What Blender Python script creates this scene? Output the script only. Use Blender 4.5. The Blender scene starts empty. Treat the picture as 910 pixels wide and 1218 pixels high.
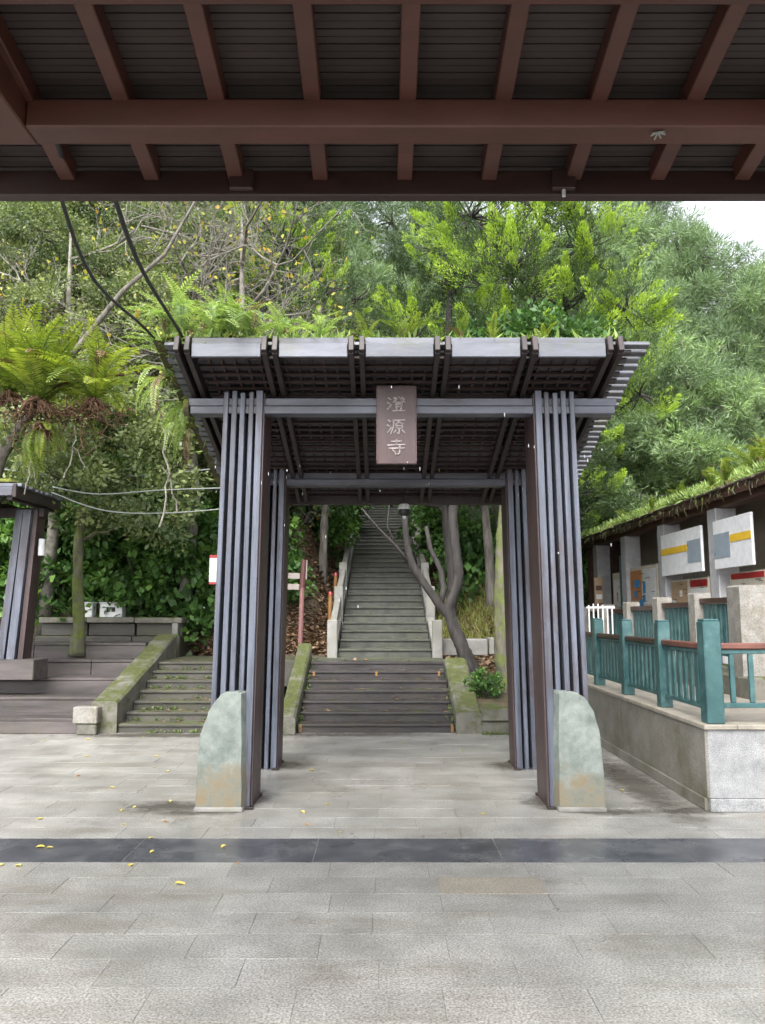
import bpy, math, random
import numpy as np
from mathutils import Vector, Matrix, Euler

R = math.radians
rng = np.random.default_rng(7)
random.seed(7)
S = bpy.context.scene
COL = S.collection

# ------------------------------------------------------------------ camera
F_PX, HORIZON, EYE = 916.0, 728.0, 1.55
PITCH = math.atan((HORIZON - 609) / F_PX)
cam_d = bpy.data.cameras.new('camera')
cam = bpy.data.objects.new('camera', cam_d)
COL.objects.link(cam)
cam.location = (0, 0, EYE)
cam.rotation_euler = (R(90) + PITCH, 0, R(0.0))
cam_d.sensor_fit = 'VERTICAL'
cam_d.sensor_height = 36
cam_d.lens = 36 * F_PX / 1218
cam_d.clip_start = 0.05
cam_d.clip_end = 600
S.camera = cam

# ------------------------------------------------------------------ sky, sun, exposure
SUN_EL, SUN_AZ = 48, 195           # soft light from behind the camera, overcast
world = bpy.data.worlds.new('World')
S.world = world
world.use_nodes = True
wn = world.node_tree
bg = wn.nodes['Background']
sky = wn.nodes.new('ShaderNodeTexSky')
sky.sky_type = 'NISHITA'
sky.sun_disc = False
sky.sun_elevation = R(SUN_EL)
sky.sun_rotation = R(SUN_AZ)
sky.dust_density = 3.0
hsv = wn.nodes.new('ShaderNodeHueSaturation')
hsv.inputs['Saturation'].default_value = 0.22
wn.links.new(sky.outputs[0], hsv.inputs['Color'])
wn.links.new(hsv.outputs[0], bg.inputs['Color'])
bg.inputs['Strength'].default_value = 0.15
sun_d = bpy.data.lights.new('sun', 'SUN')
sun_d.energy = 1.4
sun_d.angle = R(35)
sun_d.color = (1.0, 0.97, 0.92)
sun = bpy.data.objects.new('sun', sun_d)
COL.objects.link(sun)
sun.rotation_euler = Euler((R(90 - SUN_EL), 0, R(180 - SUN_AZ)))
vs = S.view_settings
vs.view_transform = 'Standard'
vs.look = 'None'
vs.gamma = 1
vs.exposure = 1.8
S.cycles.max_bounces = 6
S.cycles.diffuse_bounces = 3
S.cycles.transparent_max_bounces = 6
S.cycles.use_denoising = True
S.cycles.use_adaptive_sampling = True
S.cycles.adaptive_threshold = 0.03
S.cycles.sample_clamp_indirect = 8

# ------------------------------------------------------------------ materials
MATS = {}
WET = 0.76          # everything is rain-wet, so a little darker than when dry


def nd(nt, kind, **kw):
    n = nt.nodes.new(kind)
    for k, v in kw.items():
        setattr(n, k, v)
    return n


def surf(name, c1, c2, scale=6, rough=0.6, rvar=0.15, bump=0.25, bscale=60, rnd=0.0, stretch=(1, 1, 1),
         moss=0.0, moss_col=(0.075, 0.11, 0.022), stain=None, stain_amt=0.0, stain_scale=1.2, speck=0.0,
         speck_scale=220, spec=0.5, low=None, bdist=0.004, stain_stretch=(1, 1, 1)):
    """weathered surface: two-tone noise, optional specks, stains, moss on faces that look up"""
    c1, c2 = tuple(x * WET for x in c1), tuple(x * WET for x in c2)
    m = bpy.data.materials.new(name)
    m.use_nodes = True
    nt = m.node_tree
    L = nt.links.new
    b = nt.nodes['Principled BSDF']
    geo = nd(nt, 'ShaderNodeNewGeometry')
    mp = nd(nt, 'ShaderNodeMapping')
    mp.inputs['Scale'].default_value = stretch
    L(geo.outputs['Position'], mp.inputs['Vector'])
    n1 = nd(nt, 'ShaderNodeTexNoise')
    n1.inputs['Scale'].default_value = scale
    n1.inputs['Detail'].default_value = 7
    n1.inputs['Roughness'].default_value = 0.62
    L(mp.outputs[0], n1.inputs['Vector'])
    rp = nd(nt, 'ShaderNodeMapRange')
    rp.inputs['From Min'].default_value = 0.32
    rp.inputs['From Max'].default_value = 0.68
    L(n1.outputs['Fac'], rp.inputs['Value'])
    mix = nd(nt, 'ShaderNodeMix', data_type='RGBA')
    mix.inputs['A'].default_value = (*c1, 1)
    mix.inputs['B'].default_value = (*c2, 1)
    L(rp.outputs[0], mix.inputs['Factor'])
    col = mix.outputs['Result']
    if stain is not None:
        n3 = nd(nt, 'ShaderNodeTexNoise')
        n3.inputs['Scale'].default_value = stain_scale
        n3.inputs['Detail'].default_value = 8
        n3.inputs['Roughness'].default_value = 0.7
        m3p = nd(nt, 'ShaderNodeMapping')
        m3p.inputs['Scale'].default_value = stain_stretch
        L(geo.outputs['Position'], m3p.inputs['Vector'])
        L(m3p.outputs[0], n3.inputs['Vector'])
        r3 = nd(nt, 'ShaderNodeMapRange')
        r3.inputs['From Min'].default_value = 0.50
        r3.inputs['From Max'].default_value = 0.66
        r3.inputs['To Max'].default_value = stain_amt
        L(n3.outputs['Fac'], r3.inputs['Value'])
        fac = r3.outputs[0]
        if low is not None:          # splash-back staining that sits below a given height
            sx = nd(nt, 'ShaderNodeSeparateXYZ')
            L(geo.outputs['Position'], sx.inputs[0])
            ad = nd(nt, 'ShaderNodeMath', operation='MULTIPLY_ADD')
            ad.inputs[1].default_value = 0.75
            L(n3.outputs['Fac'], ad.inputs[0])
            L(sx.outputs['Z'], ad.inputs[2])
            lr = nd(nt, 'ShaderNodeMapRange')
            lr.inputs['From Min'].default_value = low + 0.22
            lr.inputs['From Max'].default_value = low + 0.10
            L(ad.outputs[0], lr.inputs['Value'])
            n5 = nd(nt, 'ShaderNodeMath', operation='MULTIPLY')
            L(lr.outputs[0], n5.inputs[0])
            r5 = nd(nt, 'ShaderNodeMapRange')
            r5.inputs['From Min'].default_value = 0.38
            r5.inputs['From Max'].default_value = 0.6
            r5.inputs['To Min'].default_value = 0.25
            r5.inputs['To Max'].default_value = stain_amt
            L(n1.outputs['Fac'], r5.inputs['Value'])
            L(r5.outputs[0], n5.inputs[1])
            fac = n5.outputs[0]
        m3 = nd(nt, 'ShaderNodeMix', data_type='RGBA')
        m3.inputs['B'].default_value = (*stain, 1)
        L(fac, m3.inputs['Factor'])
        L(col, m3.inputs['A'])
        col = m3.outputs['Result']
    if speck > 0:
        v = nd(nt, 'ShaderNodeTexNoise')
        v.inputs['Scale'].default_value = speck_scale
        v.inputs['Detail'].default_value = 2
        L(geo.outputs['Position'], v.inputs['Vector'])
        mr = nd(nt, 'ShaderNodeMapRange')
        mr.inputs['From Min'].default_value = 0.3
        mr.inputs['From Max'].default_value = 0.7
        mr.inputs['To Min'].default_value = 1 - speck
        mr.inputs['To Max'].default_value = 1 + speck
        L(v.outputs['Fac'], mr.inputs['Value'])
        mm = nd(nt, 'ShaderNodeVectorMath', operation='SCALE')
        L(col, mm.inputs[0])
        L(mr.outputs[0], mm.inputs['Scale'])
        col = mm.outputs[0]
    if rnd > 0:
        oi = nd(nt, 'ShaderNodeObjectInfo')
        mr = nd(nt, 'ShaderNodeMapRange')
        mr.inputs['To Min'].default_value = 1 - rnd
        mr.inputs['To Max'].default_value = 1 + rnd
        L(oi.outputs['Random'], mr.inputs['Value'])
        mm = nd(nt, 'ShaderNodeVectorMath', operation='SCALE')
        L(col, mm.inputs[0])
        L(mr.outputs[0], mm.inputs['Scale'])
        col = mm.outputs[0]
    rr = nd(nt, 'ShaderNodeMapRange')
    rr.inputs['To Min'].default_value = max(0.05, rough - rvar)
    rr.inputs['To Max'].default_value = min(1, rough + rvar)
    n2 = nd(nt, 'ShaderNodeTexNoise')
    n2.inputs['Scale'].default_value = max(0.5, scale * 0.35)
    n2.inputs['Detail'].default_value = 5
    L(geo.outputs['Position'], n2.inputs['Vector'])
    L(n2.outputs['Fac'], rr.inputs['Value'])
    rgh = rr.outputs[0]
    if moss > 0:
        sx = nd(nt, 'ShaderNodeSeparateXYZ')
        L(geo.outputs['Normal'], sx.inputs[0])
        n4 = nd(nt, 'ShaderNodeTexNoise')
        n4.inputs['Scale'].default_value = 3.2
        n4.inputs['Detail'].default_value = 8
        n4.inputs['Roughness'].default_value = 0.75
        L(geo.outputs['Position'], n4.inputs['Vector'])
        ma = nd(nt, 'ShaderNodeMath', operation='MULTIPLY_ADD')
        ma.inputs[1].default_value = 0.16
        L(sx.outputs['Z'], ma.inputs[0])
        L(n4.outputs['Fac'], ma.inputs[2])
        mr = nd(nt, 'ShaderNodeMapRange')
        t = 0.80 - 0.38 * moss
        mr.inputs['From Min'].default_value = t - 0.07
        mr.inputs['From Max'].default_value = t + 0.07
        L(ma.outputs[0], mr.inputs['Value'])
        mm = nd(nt, 'ShaderNodeMix', data_type='RGBA')
        mc = nd(nt, 'ShaderNodeMix', data_type='RGBA')
        mc.inputs['A'].default_value = (moss_col[0] * 0.45, moss_col[1] * 0.5, moss_col[2] * 0.6, 1)
        mc.inputs['B'].default_value = (moss_col[0] * 1.7, moss_col[1] * 1.6, moss_col[2] * 1.2, 1)
        n6 = nd(nt, 'ShaderNodeTexNoise')
        n6.inputs['Scale'].default_value = 14
        n6.inputs['Detail'].default_value = 5
        L(geo.outputs['Position'], n6.inputs['Vector'])
        L(n6.outputs['Fac'], mc.inputs['Factor'])
        L(mr.outputs[0], mm.inputs['Factor'])
        L(col, mm.inputs['A'])
        L(mc.outputs['Result'], mm.inputs['B'])
        col = mm.outputs['Result']
        m2 = nd(nt, 'ShaderNodeMix')
        L(mr.outputs[0], m2.inputs['Factor'])
        L(rgh, m2.inputs['A'])
        m2.inputs['B'].default_value = 0.95
        rgh = m2.outputs[0]
    L(col, b.inputs['Base Color'])
    L(rgh, b.inputs['Roughness'])
    b.inputs['Specular IOR Level'].default_value = spec
    if bump > 0:
        nb = nd(nt, 'ShaderNodeTexNoise')
        nb.inputs['Scale'].default_value = bscale
        nb.inputs['Detail'].default_value = 6
        nb.inputs['Roughness'].default_value = 0.7
        L(mp.outputs[0], nb.inputs['Vector'])
        bp = nd(nt, 'ShaderNodeBump')
        bp.inputs['Strength'].default_value = bump
        bp.inputs['Distance'].default_value = bdist
        L(nb.outputs['Fac'], bp.inputs['Height'])
        L(bp.outputs[0], b.inputs['Normal'])
    MATS[name] = m
    return m


def leaf(name, stops, trans=0.35, rough=0.45, spec=0.35):
    m = bpy.data.materials.new(name)
    m.use_nodes = True
    nt = m.node_tree
    L = nt.links.new
    b = nt.nodes['Principled BSDF']
    out = nt.nodes['Material Output']
    at = nd(nt, 'ShaderNodeAttribute', attribute_name='tint')
    cr = nd(nt, 'ShaderNodeValToRGB')
    el = cr.color_ramp.elements
    while len(el) < len(stops):
        el.new(0.5)
    for e, (p, c) in zip(el, stops):
        e.position = p
        e.color = (*c, 1)
    L(at.outputs['Fac'], cr.inputs[0])
    L(cr.outputs[0], b.inputs['Base Color'])
    b.inputs['Roughness'].default_value = rough
    b.inputs['Specular IOR Level'].default_value = spec
    tr = nd(nt, 'ShaderNodeBsdfTranslucent')
    sc = nd(nt, 'ShaderNodeVectorMath', operation='MULTIPLY')
    sc.inputs[1].default_value = (1.15, 1.2, 0.6)
    L(cr.outputs[0], sc.inputs[0])
    L(sc.outputs[0], tr.inputs['Color'])
    mx = nd(nt, 'ShaderNodeMixShader')
    mx.inputs[0].default_value = trans
    L(b.outputs[0], mx.inputs[1])
    L(tr.outputs[0], mx.inputs[2])
    L(mx.outputs[0], out.inputs['Surface'])
    MATS[name] = m
    return m


def plain(name, c, rough=0.5, metal=0.0, spec=0.5):
    m = surf(name, tuple(x * 0.88 for x in c), tuple(min(1, x * 1.1) for x in c), scale=9, rough=rough, rvar=0.08,
             bump=0.08, bscale=50, spec=spec)
    m.node_tree.nodes['Principled BSDF'].inputs['Metallic'].default_value = metal
    return m


surf('granite_paver', (0.25, 0.242, 0.224), (0.4, 0.39, 0.366), scale=2.2, rough=0.28, rvar=0.34, bump=0.12,
     bscale=90, rnd=0.07, speck=0.5, speck_scale=95, stain=(0.13, 0.108, 0.078), stain_amt=0.45, stain_scale=2.0, stain_stretch=(0.4, 1.5, 1))
surf('tan_paver', (0.25, 0.22, 0.18), (0.34, 0.31, 0.26), scale=2.2, rough=0.5, bump=0.25, speck=0.4, speck_scale=95)
surf('scuffed_paver', (0.09, 0.088, 0.082), (0.26, 0.25, 0.235), scale=14, rough=0.6, bump=0.5, speck=0.4, speck_scale=95)
surf('dark_paver', (0.055, 0.058, 0.07), (0.115, 0.118, 0.132), scale=4, rough=0.28, rvar=0.2, bump=0.12, rnd=0.22, stain=(0.16, 0.155, 0.15), stain_amt=0.35, stain_scale=2,
     speck=0.12)
surf('joint_mortar', (0.17, 0.165, 0.155), (0.27, 0.26, 0.245), scale=5, rough=0.9, bump=0.3)
surf('soil', (0.05, 0.038, 0.027), (0.11, 0.085, 0.06), scale=3, rough=0.95, bump=0.6, bscale=20, bdist=0.02)
surf('hill_soil', (0.055, 0.036, 0.024), (0.15, 0.105, 0.07), scale=5, rough=0.95, bump=0.9, bscale=18, bdist=0.04,
     moss=0.28, moss_col=(0.05, 0.075, 0.02))
surf('red_timber', (0.064, 0.021, 0.014), (0.1, 0.033, 0.023), scale=9, rough=0.5, bump=0.2, bscale=40,
     stretch=(0.3, 1, 1), rnd=0.08)
surf('dark_timber', (0.026, 0.011, 0.009), (0.042, 0.018, 0.014), scale=9, rough=0.5, bump=0.2, bscale=40,
     stretch=(0.3, 1, 1))
surf('ceiling_board', (0.028, 0.018, 0.016), (0.05, 0.035, 0.031), scale=6, rough=0.75, bump=0.3, bscale=40,
     stretch=(0.25, 1, 1), rnd=0.1)
surf('gate_fin', (0.055, 0.063, 0.082), (0.165, 0.183, 0.24), scale=12, rough=0.34, rvar=0.16, bump=0.4, bscale=60,
     stretch=(1.4, 1.4, 0.07), rnd=0.16, stain=(0.055, 0.036, 0.036), stain_amt=0.8, stain_scale=3.5, stain_stretch=(1.5, 1.5, 0.35))
surf('gate_side', (0.038, 0.024, 0.025), (0.09, 0.056, 0.056), scale=7, rough=0.45, bump=0.3, bscale=40,
     stretch=(1.4, 1.4, 0.12))
surf('gate_core', (0.022, 0.034, 0.038), (0.05, 0.07, 0.075), scale=5, rough=0.5, bump=0.2)
surf('gate_beam', (0.05, 0.054, 0.07), (0.155, 0.165, 0.215), scale=6, rough=0.38, rvar=0.15, bump=0.3, bscale=40,
     stretch=(0.15, 1.2, 1.2), stain=(0.045, 0.03, 0.03), stain_amt=0.75, stain_scale=4, stain_stretch=(0.4, 1, 1))
surf('gate_dark', (0.018, 0.012, 0.012), (0.042, 0.028, 0.028), scale=7, rough=0.55, bump=0.3, bscale=40, rnd=0.15)
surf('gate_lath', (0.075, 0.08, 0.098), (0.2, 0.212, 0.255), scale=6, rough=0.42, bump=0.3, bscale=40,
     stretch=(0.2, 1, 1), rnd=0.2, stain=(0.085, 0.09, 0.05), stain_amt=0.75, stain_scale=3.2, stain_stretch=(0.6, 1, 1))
surf('gate_lath_shaded', (0.04, 0.036, 0.04), (0.1, 0.095, 0.108), scale=6, rough=0.5, bump=0.3, bscale=40,
     stretch=(0.2, 1, 1), rnd=0.2)  # darker copy of gate_lath, the roof underside's shade put into its colour
surf('lattice_wood', (0.026, 0.015, 0.014), (0.055, 0.032, 0.03), scale=7, rough=0.6, bump=0.2, rnd=0.2)
surf('plaque_wood', (0.05, 0.027, 0.027), (0.098, 0.055, 0.055), scale=6, rough=0.42, bump=0.35, bscale=40,
     stretch=(1.5, 1, 0.2))
surf('letter_paint', (0.20, 0.16, 0.155), (0.52, 0.46, 0.45), scale=40, rough=0.6, bump=0.3)
surf('green_stone', (0.135, 0.165, 0.15), (0.295, 0.33, 0.3), scale=9, rough=0.6, bump=0.35, bscale=30, speck=0.16,
     speck_scale=160, stain=(0.155, 0.108, 0.05), stain_amt=0.8, stain_scale=5, low=0.52, bdist=0.006)
surf('step_dark', (0.024, 0.021, 0.022), (0.06, 0.052, 0.053), scale=6, rough=0.4, rvar=0.2, bump=0.35, bscale=30,
     stretch=(0.35, 1, 1), rnd=0.10, stain=(0.05, 0.045, 0.03), stain_amt=0.6, moss=0.08)
surf('step_mossy', (0.04, 0.039, 0.033), (0.095, 0.088, 0.072), scale=6, rough=0.55, bump=0.5, bscale=30,
     rnd=0.10, stain=(0.045, 0.045, 0.025), stain_amt=0.7, moss=0.30, moss_col=(0.06, 0.075, 0.02), stretch=(0.35, 1, 1))
surf('step_grey', (0.036, 0.04, 0.034), (0.09, 0.093, 0.078), scale=6, rough=0.6, bump=0.45, bscale=30, rnd=0.12,
     stain=(0.075, 0.08, 0.05), stain_amt=0.6, moss=0.26, moss_col=(0.07, 0.085, 0.035))
surf('mossy_stone', (0.11, 0.105, 0.085), (0.22, 0.21, 0.18), scale=5, rough=0.75, bump=0.8, bscale=22, moss=0.56,
     moss_col=(0.055, 0.066, 0.019), bdist=0.012)
surf('grey_stone', (0.22, 0.215, 0.20), (0.36, 0.35, 0.33), scale=6, rough=0.7, bump=0.5, bscale=30, rnd=0.1,
     stain=(0.12, 0.125, 0.08), stain_amt=0.6, stain_scale=3, speck=0.15)
surf('timber_bench', (0.038, 0.033, 0.033), (0.125, 0.105, 0.103), scale=7, rough=0.45, rvar=0.2, bump=0.35, bscale=35,
     stretch=(0.15, 1.2, 1.2), rnd=0.16, stain=(0.07, 0.065, 0.045), stain_amt=0.55, stain_scale=1.6)
surf('wall_granite', (0.25, 0.255, 0.26), (0.41, 0.415, 0.42), scale=8, rough=0.6, bump=0.3, bscale=80, speck=0.35,
     speck_scale=130)
surf('wall_side', (0.19, 0.18, 0.15), (0.30, 0.285, 0.25), scale=3, rough=0.6, bump=0.35, bscale=60, speck=0.28,
     speck_scale=130, stain=(0.09, 0.085, 0.04), stain_amt=0.7, stain_scale=1.6)
surf('wall_cap', (0.27, 0.245, 0.2), (0.4, 0.365, 0.305), scale=6, rough=0.7, bump=0.3, speck=0.2, speck_scale=130)
surf('teal_paint', (0.026, 0.085, 0.092), (0.055, 0.142, 0.145), scale=6, rough=0.4, bump=0.2, bscale=30, rnd=0.08,
     stain=(0.16, 0.27, 0.27), stain_amt=0.35, stain_scale=5)
surf('handrail_red', (0.13, 0.05, 0.038), (0.21, 0.085, 0.065), scale=6, rough=0.35, bump=0.2)
surf('handrail_dark', (0.05, 0.028, 0.022), (0.085, 0.05, 0.04), scale=6, rough=0.4, bump=0.2)
surf('concrete', (0.20, 0.19, 0.17), (0.33, 0.315, 0.29), scale=7, rough=0.8, bump=0.5, bscale=50, speck=0.3,
     speck_scale=90, stain=(0.13, 0.11, 0.07), stain_amt=0.6, stain_scale=4)
surf('pillar_stone', (0.34, 0.34, 0.36), (0.48, 0.48, 0.5), scale=6, rough=0.7, bump=0.4, bscale=50, speck=0.2)
surf('walkway_paving', (0.20, 0.18, 0.15), (0.33, 0.30, 0.26), scale=3, rough=0.6, bump=0.3, bscale=40, speck=0.2)
surf('shingle', (0.075, 0.055, 0.045), (0.14, 0.11, 0.09), scale=7, rough=0.8, bump=0.6, bscale=30, rnd=0.2, moss=0.36)
surf('brown_wood', (0.085, 0.042, 0.032), (0.15, 0.08, 0.06), scale=7, rough=0.55, bump=0.3, rnd=0.15)
surf('moss_mat', (0.07, 0.06, 0.03), (0.13, 0.12, 0.055), scale=8, rough=0.95, bump=1, bscale=25, moss=0.9,
     moss_col=(0.15, 0.17, 0.035), bdist=0.03)
surf('bark_grey', (0.06, 0.052, 0.044), (0.24, 0.22, 0.19), scale=7, rough=0.85, bump=0.9, bscale=25,
     stretch=(2, 2, 0.4), moss=0.18, bdist=0.015)
surf('bark_dark', (0.012, 0.01, 0.01), (0.062, 0.054, 0.05), scale=7, rough=0.75, bump=0.9, bscale=22,
     stretch=(2, 2, 0.4), moss=0.12, bdist=0.02)
surf('bark_mossy', (0.05, 0.042, 0.033), (0.20, 0.18, 0.145), scale=6, rough=0.9, bump=1, bscale=20,
     stretch=(2, 2, 0.5), moss=0.78, moss_col=(0.09, 0.115, 0.03), bdist=0.02)
surf('twig_grey', (0.12, 0.11, 0.09), (0.33, 0.31, 0.27), scale=9, rough=0.9, bump=0.3)
surf('root_mass', (0.09, 0.045, 0.025), (0.20, 0.11, 0.06), scale=14, rough=1, bump=1, bscale=40, bdist=0.03)
plain('white_paint', (0.72, 0.73, 0.74), 0.4)
plain('pale_panel', (0.80, 0.81, 0.84), 0.35)
plain('yellow_print', (0.75, 0.48, 0.04), 0.5)
plain('grey_print', (0.30, 0.36, 0.42), 0.3)
plain('red_paint', (0.36, 0.025, 0.025), 0.45)
plain('faded_red', (0.10, 0.035, 0.032), 0.6)
plain('faded_white', (0.30, 0.26, 0.24), 0.6)
plain('pink_paint', (0.24, 0.115, 0.11), 0.6)
plain('orange_print', (0.52, 0.22, 0.08), 0.5)
plain('blue_print', (0.05, 0.27, 0.55), 0.5)
plain('cream_print', (0.58, 0.52, 0.44), 0.5)
plain('tan_print', (0.40, 0.28, 0.18), 0.5)
plain('black_plastic', (0.012, 0.012, 0.014), 0.4)
plain('cable_black', (0.015, 0.015, 0.017), 0.6)
plain('cable_pale', (0.32, 0.34, 0.32), 0.6)
plain('dark_glass', (0.02, 0.022, 0.026), 0.15)
plain('brass_strip', (0.30, 0.15, 0.05), 0.5)
plain('shop_dark', (0.03, 0.018, 0.015), 0.7)

leaf('leaf_juniper', [(0, (0.037, 0.062, 0.031)), (0.5, (0.077, 0.121, 0.053)), (0.72, (0.165, 0.275, 0.044)), (1, (0.330, 0.473, 0.055))], 0.30)
leaf('leaf_pine', [(0, (0.102, 0.156, 0.091)), (0.5, (0.192, 0.276, 0.146)), (0.85, (0.287, 0.401, 0.195)), (1, (0.328, 0.521, 0.146))], 0.30)
leaf('leaf_broad', [(0, (0.032, 0.075, 0.025)), (0.5, (0.069, 0.149, 0.040)), (0.85, (0.121, 0.241, 0.057)), (1, (0.184, 0.322, 0.069))], 0.32)
leaf('leaf_olive', [(0, (0.062, 0.098, 0.045)), (0.5, (0.148, 0.195, 0.086)), (1, (0.281, 0.330, 0.132))], 0.32)
leaf('leaf_yellow', [(0, (0.12, 0.16, 0.05)), (0.45, (0.26, 0.30, 0.08)), (0.75, (0.48, 0.44, 0.07)), (1, (0.50, 0.27, 0.03))], 0.4)
leaf('leaf_fern', [(0, (0.05, 0.08, 0.02)), (0.4, (0.13, 0.19, 0.03)), (0.75, (0.27, 0.33, 0.05)), (1, (0.42, 0.45, 0.09))], 0.42)
leaf('leaf_palefern', [(0, (0.112, 0.175, 0.062)), (0.5, (0.250, 0.362, 0.112)), (1, (0.475, 0.587, 0.225))], 0.42)
leaf('leaf_litter', [(0, (0.07, 0.04, 0.025)), (0.5, (0.16, 0.095, 0.06)), (1, (0.30, 0.20, 0.13))], 0.15, 0.7)
leaf('leaf_grass', [(0, (0.10, 0.12, 0.03)), (0.5, (0.20, 0.21, 0.06)), (1, (0.34, 0.33, 0.12))], 0.35)
leaf('leaf_fallen', [(0, (0.50, 0.40, 0.05)), (0.5, (0.58, 0.50, 0.14)), (1, (0.50, 0.22, 0.04))], 0.15, 0.5)


# ------------------------------------------------------------------ mesh helpers
class MB:
    """collects shapes, then links them as one mesh object"""

    def __init__(self):
        self.v, self.f = [], []

    def add(self, vs_, fs, M=None):
        o = len(self.v)
        for p in vs_:
            p = Vector(p)
            if M is not None:
                p = M @ p
            self.v.append((p.x, p.y, p.z))
        self.f += [tuple(i + o for i in q) for q in fs]
        return self

    def box(self, x0, x1, y0, y1, z0, z1, b=0.0, M=None):
        if b <= 0:
            vs_ = [(x, y, z) for z in (z0, z1) for y in (y0, y1) for x in (x0, x1)]
            fs = [(0, 2, 3, 1), (4, 5, 7, 6), (0, 1, 5, 4), (2, 6, 7, 3), (0, 4, 6, 2), (1, 3, 7, 5)]
            return self.add(vs_, fs, M)
        vs_, idx = [], {}
        for i, x in enumerate((x0, x1)):
            for j, y in enumerate((y0, y1)):
                for k, z in enumerate((z0, z1)):
                    sx, sy, sz = (b, -b)[i], (b, -b)[j], (b, -b)[k]
                    for a, p in enumerate(((x, y + sy, z + sz), (x + sx, y, z + sz), (x + sx, y + sy, z))):
                        idx[i, j, k, a] = len(vs_)
                        vs_.append(p)
        g = lambda i, j, k, a: idx[i, j, k, a]
        fs = []
        for s in (0, 1):
            q = [g(s, 0, 0, 0), g(s, 0, 1, 0), g(s, 1, 1, 0), g(s, 1, 0, 0)]
            fs.append(q if s == 0 else q[::-1])
            q = [g(0, s, 0, 1), g(1, s, 0, 1), g(1, s, 1, 1), g(0, s, 1, 1)]
            fs.append(q if s == 0 else q[::-1])
            q = [g(0, 0, s, 2), g(0, 1, s, 2), g(1, 1, s, 2), g(1, 0, s, 2)]
            fs.append(q if s == 0 else q[::-1])
        for s in (0, 1):
            for t in (0, 1):
                fs.append((g(0, s, t, 1), g(1, s, t, 1), g(1, s, t, 2), g(0, s, t, 2)))
                fs.append((g(s, 0, t, 0), g(s, 1, t, 0), g(s, 1, t, 2), g(s, 0, t, 2)))
                fs.append((g(s, t, 0, 0), g(s, t, 1, 0), g(s, t, 1, 1), g(s, t, 0, 1)))
        for i in (0, 1):
            for j in (0, 1):
                for k in (0, 1):
                    fs.append((g(i, j, k, 0), g(i, j, k, 1), g(i, j, k, 2)))
        return self.add(vs_, fs, M)

    def tube(self, pts, rad, n=8, cap=True):
        pts = [Vector(p) for p in pts]
        m = len(pts)
        if not hasattr(rad, '__len__'):
            rad = [rad] * m
        rings = []
        ref = Vector((0.31, 0.77, 0.55))
        for i, p in enumerate(pts):
            d = (pts[min(i + 1, m - 1)] - pts[max(i - 1, 0)])
            if d.length < 1e-6:
                d = Vector((0, 0, 1))
            d.normalize()
            if abs(d.dot(ref)) > 0.95:
                ref = Vector((0.9, -0.3, 0.2))
            a = (ref - d * ref.dot(d)).normalized()
            ref = a
            b = d.cross(a)
            rings.append([p + (a * math.cos(6.28318 * k / n) + b * math.sin(6.28318 * k / n)) * rad[i] for k in range(n)])
        vs_ = [q for r in rings for q in r]
        fs = [(i * n + k, i * n + (k + 1) % n, (i + 1) * n + (k + 1) % n, (i + 1) * n + k)
              for i in range(m - 1) for k in range(n)]
        if cap:
            fs.append(tuple(range(n))[::-1])
            fs.append(tuple((m - 1) * n + k for k in range(n)))
        return self.add(vs_, fs)

    def prism(self, poly, y0, y1, M=None):
        """polygon in x,z extruded along y"""
        n = len(poly)
        vs_ = [(x, y0, z) for x, z in poly] + [(x, y1, z) for x, z in poly]
        fs = [tuple(range(n)), tuple(range(2 * n - 1, n - 1, -1))]
        fs += [(k, k + n, (k + 1) % n + n, (k + 1) % n) for k in range(n)]
        return self.add(vs_, fs, M)

    def mesh(self, name, mat, smooth=False):
        me = bpy.data.meshes.new(name)
        me.from_pydata(self.v, [], self.f)
        me.update()
        import bmesh
        bm = bmesh.new()
        bm.from_mesh(me)
        bmesh.ops.recalc_face_normals(bm, faces=bm.faces)
        bm.to_mesh(me)
        bm.free()
        me.materials.append(MATS[mat])
        if smooth:
            me.polygons.foreach_set('use_smooth', [True] * len(me.polygons))
        return me

    def build(self, name, mat, parent=None, loc=None, smooth=False):
        return obj(name, self.mesh(name, mat, smooth), parent, loc)


def obj(name, me, parent=None, loc=None, rot=None, scale=None):
    o = bpy.data.objects.new(name, me)
    COL.objects.link(o)
    if loc is not None:
        o.location = loc
    if rot is not None:
        o.rotation_euler = rot
    if scale is not None:
        o.scale = scale if hasattr(scale, '__len__') else (scale,) * 3
    if parent is not None:
        o.parent = parent
    return o


def tag(o, label, cat, group=None):
    o['label'] = label
    o['category'] = cat
    if group:
        o['group'] = group
    return o


def thing(name, label, cat, loc=(0, 0, 0), rz=0.0, group=None):
    return tag(obj(name, None, None, loc, (0, 0, rz)), label, cat, group)


def struct(o):
    o['kind'] = 'structure'
    return o


def stuff(o, label=None, cat=None):
    o['kind'] = 'stuff'
    if label:
        tag(o, label, cat)
    return o


def B(name, mat, parent, x0, x1, y0, y1, z0, z1, b=0.006):
    return MB().box(x0, x1, y0, y1, z0, z1, b).build(name, mat, parent)


def smooth01(a, b, x):
    t = np.clip((x - a) / (b - a), 0, 1)
    return t * t * (3 - 2 * t)


def norm(a):
    return a / np.maximum(np.linalg.norm(a, axis=-1, keepdims=True), 1e-9)


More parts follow.
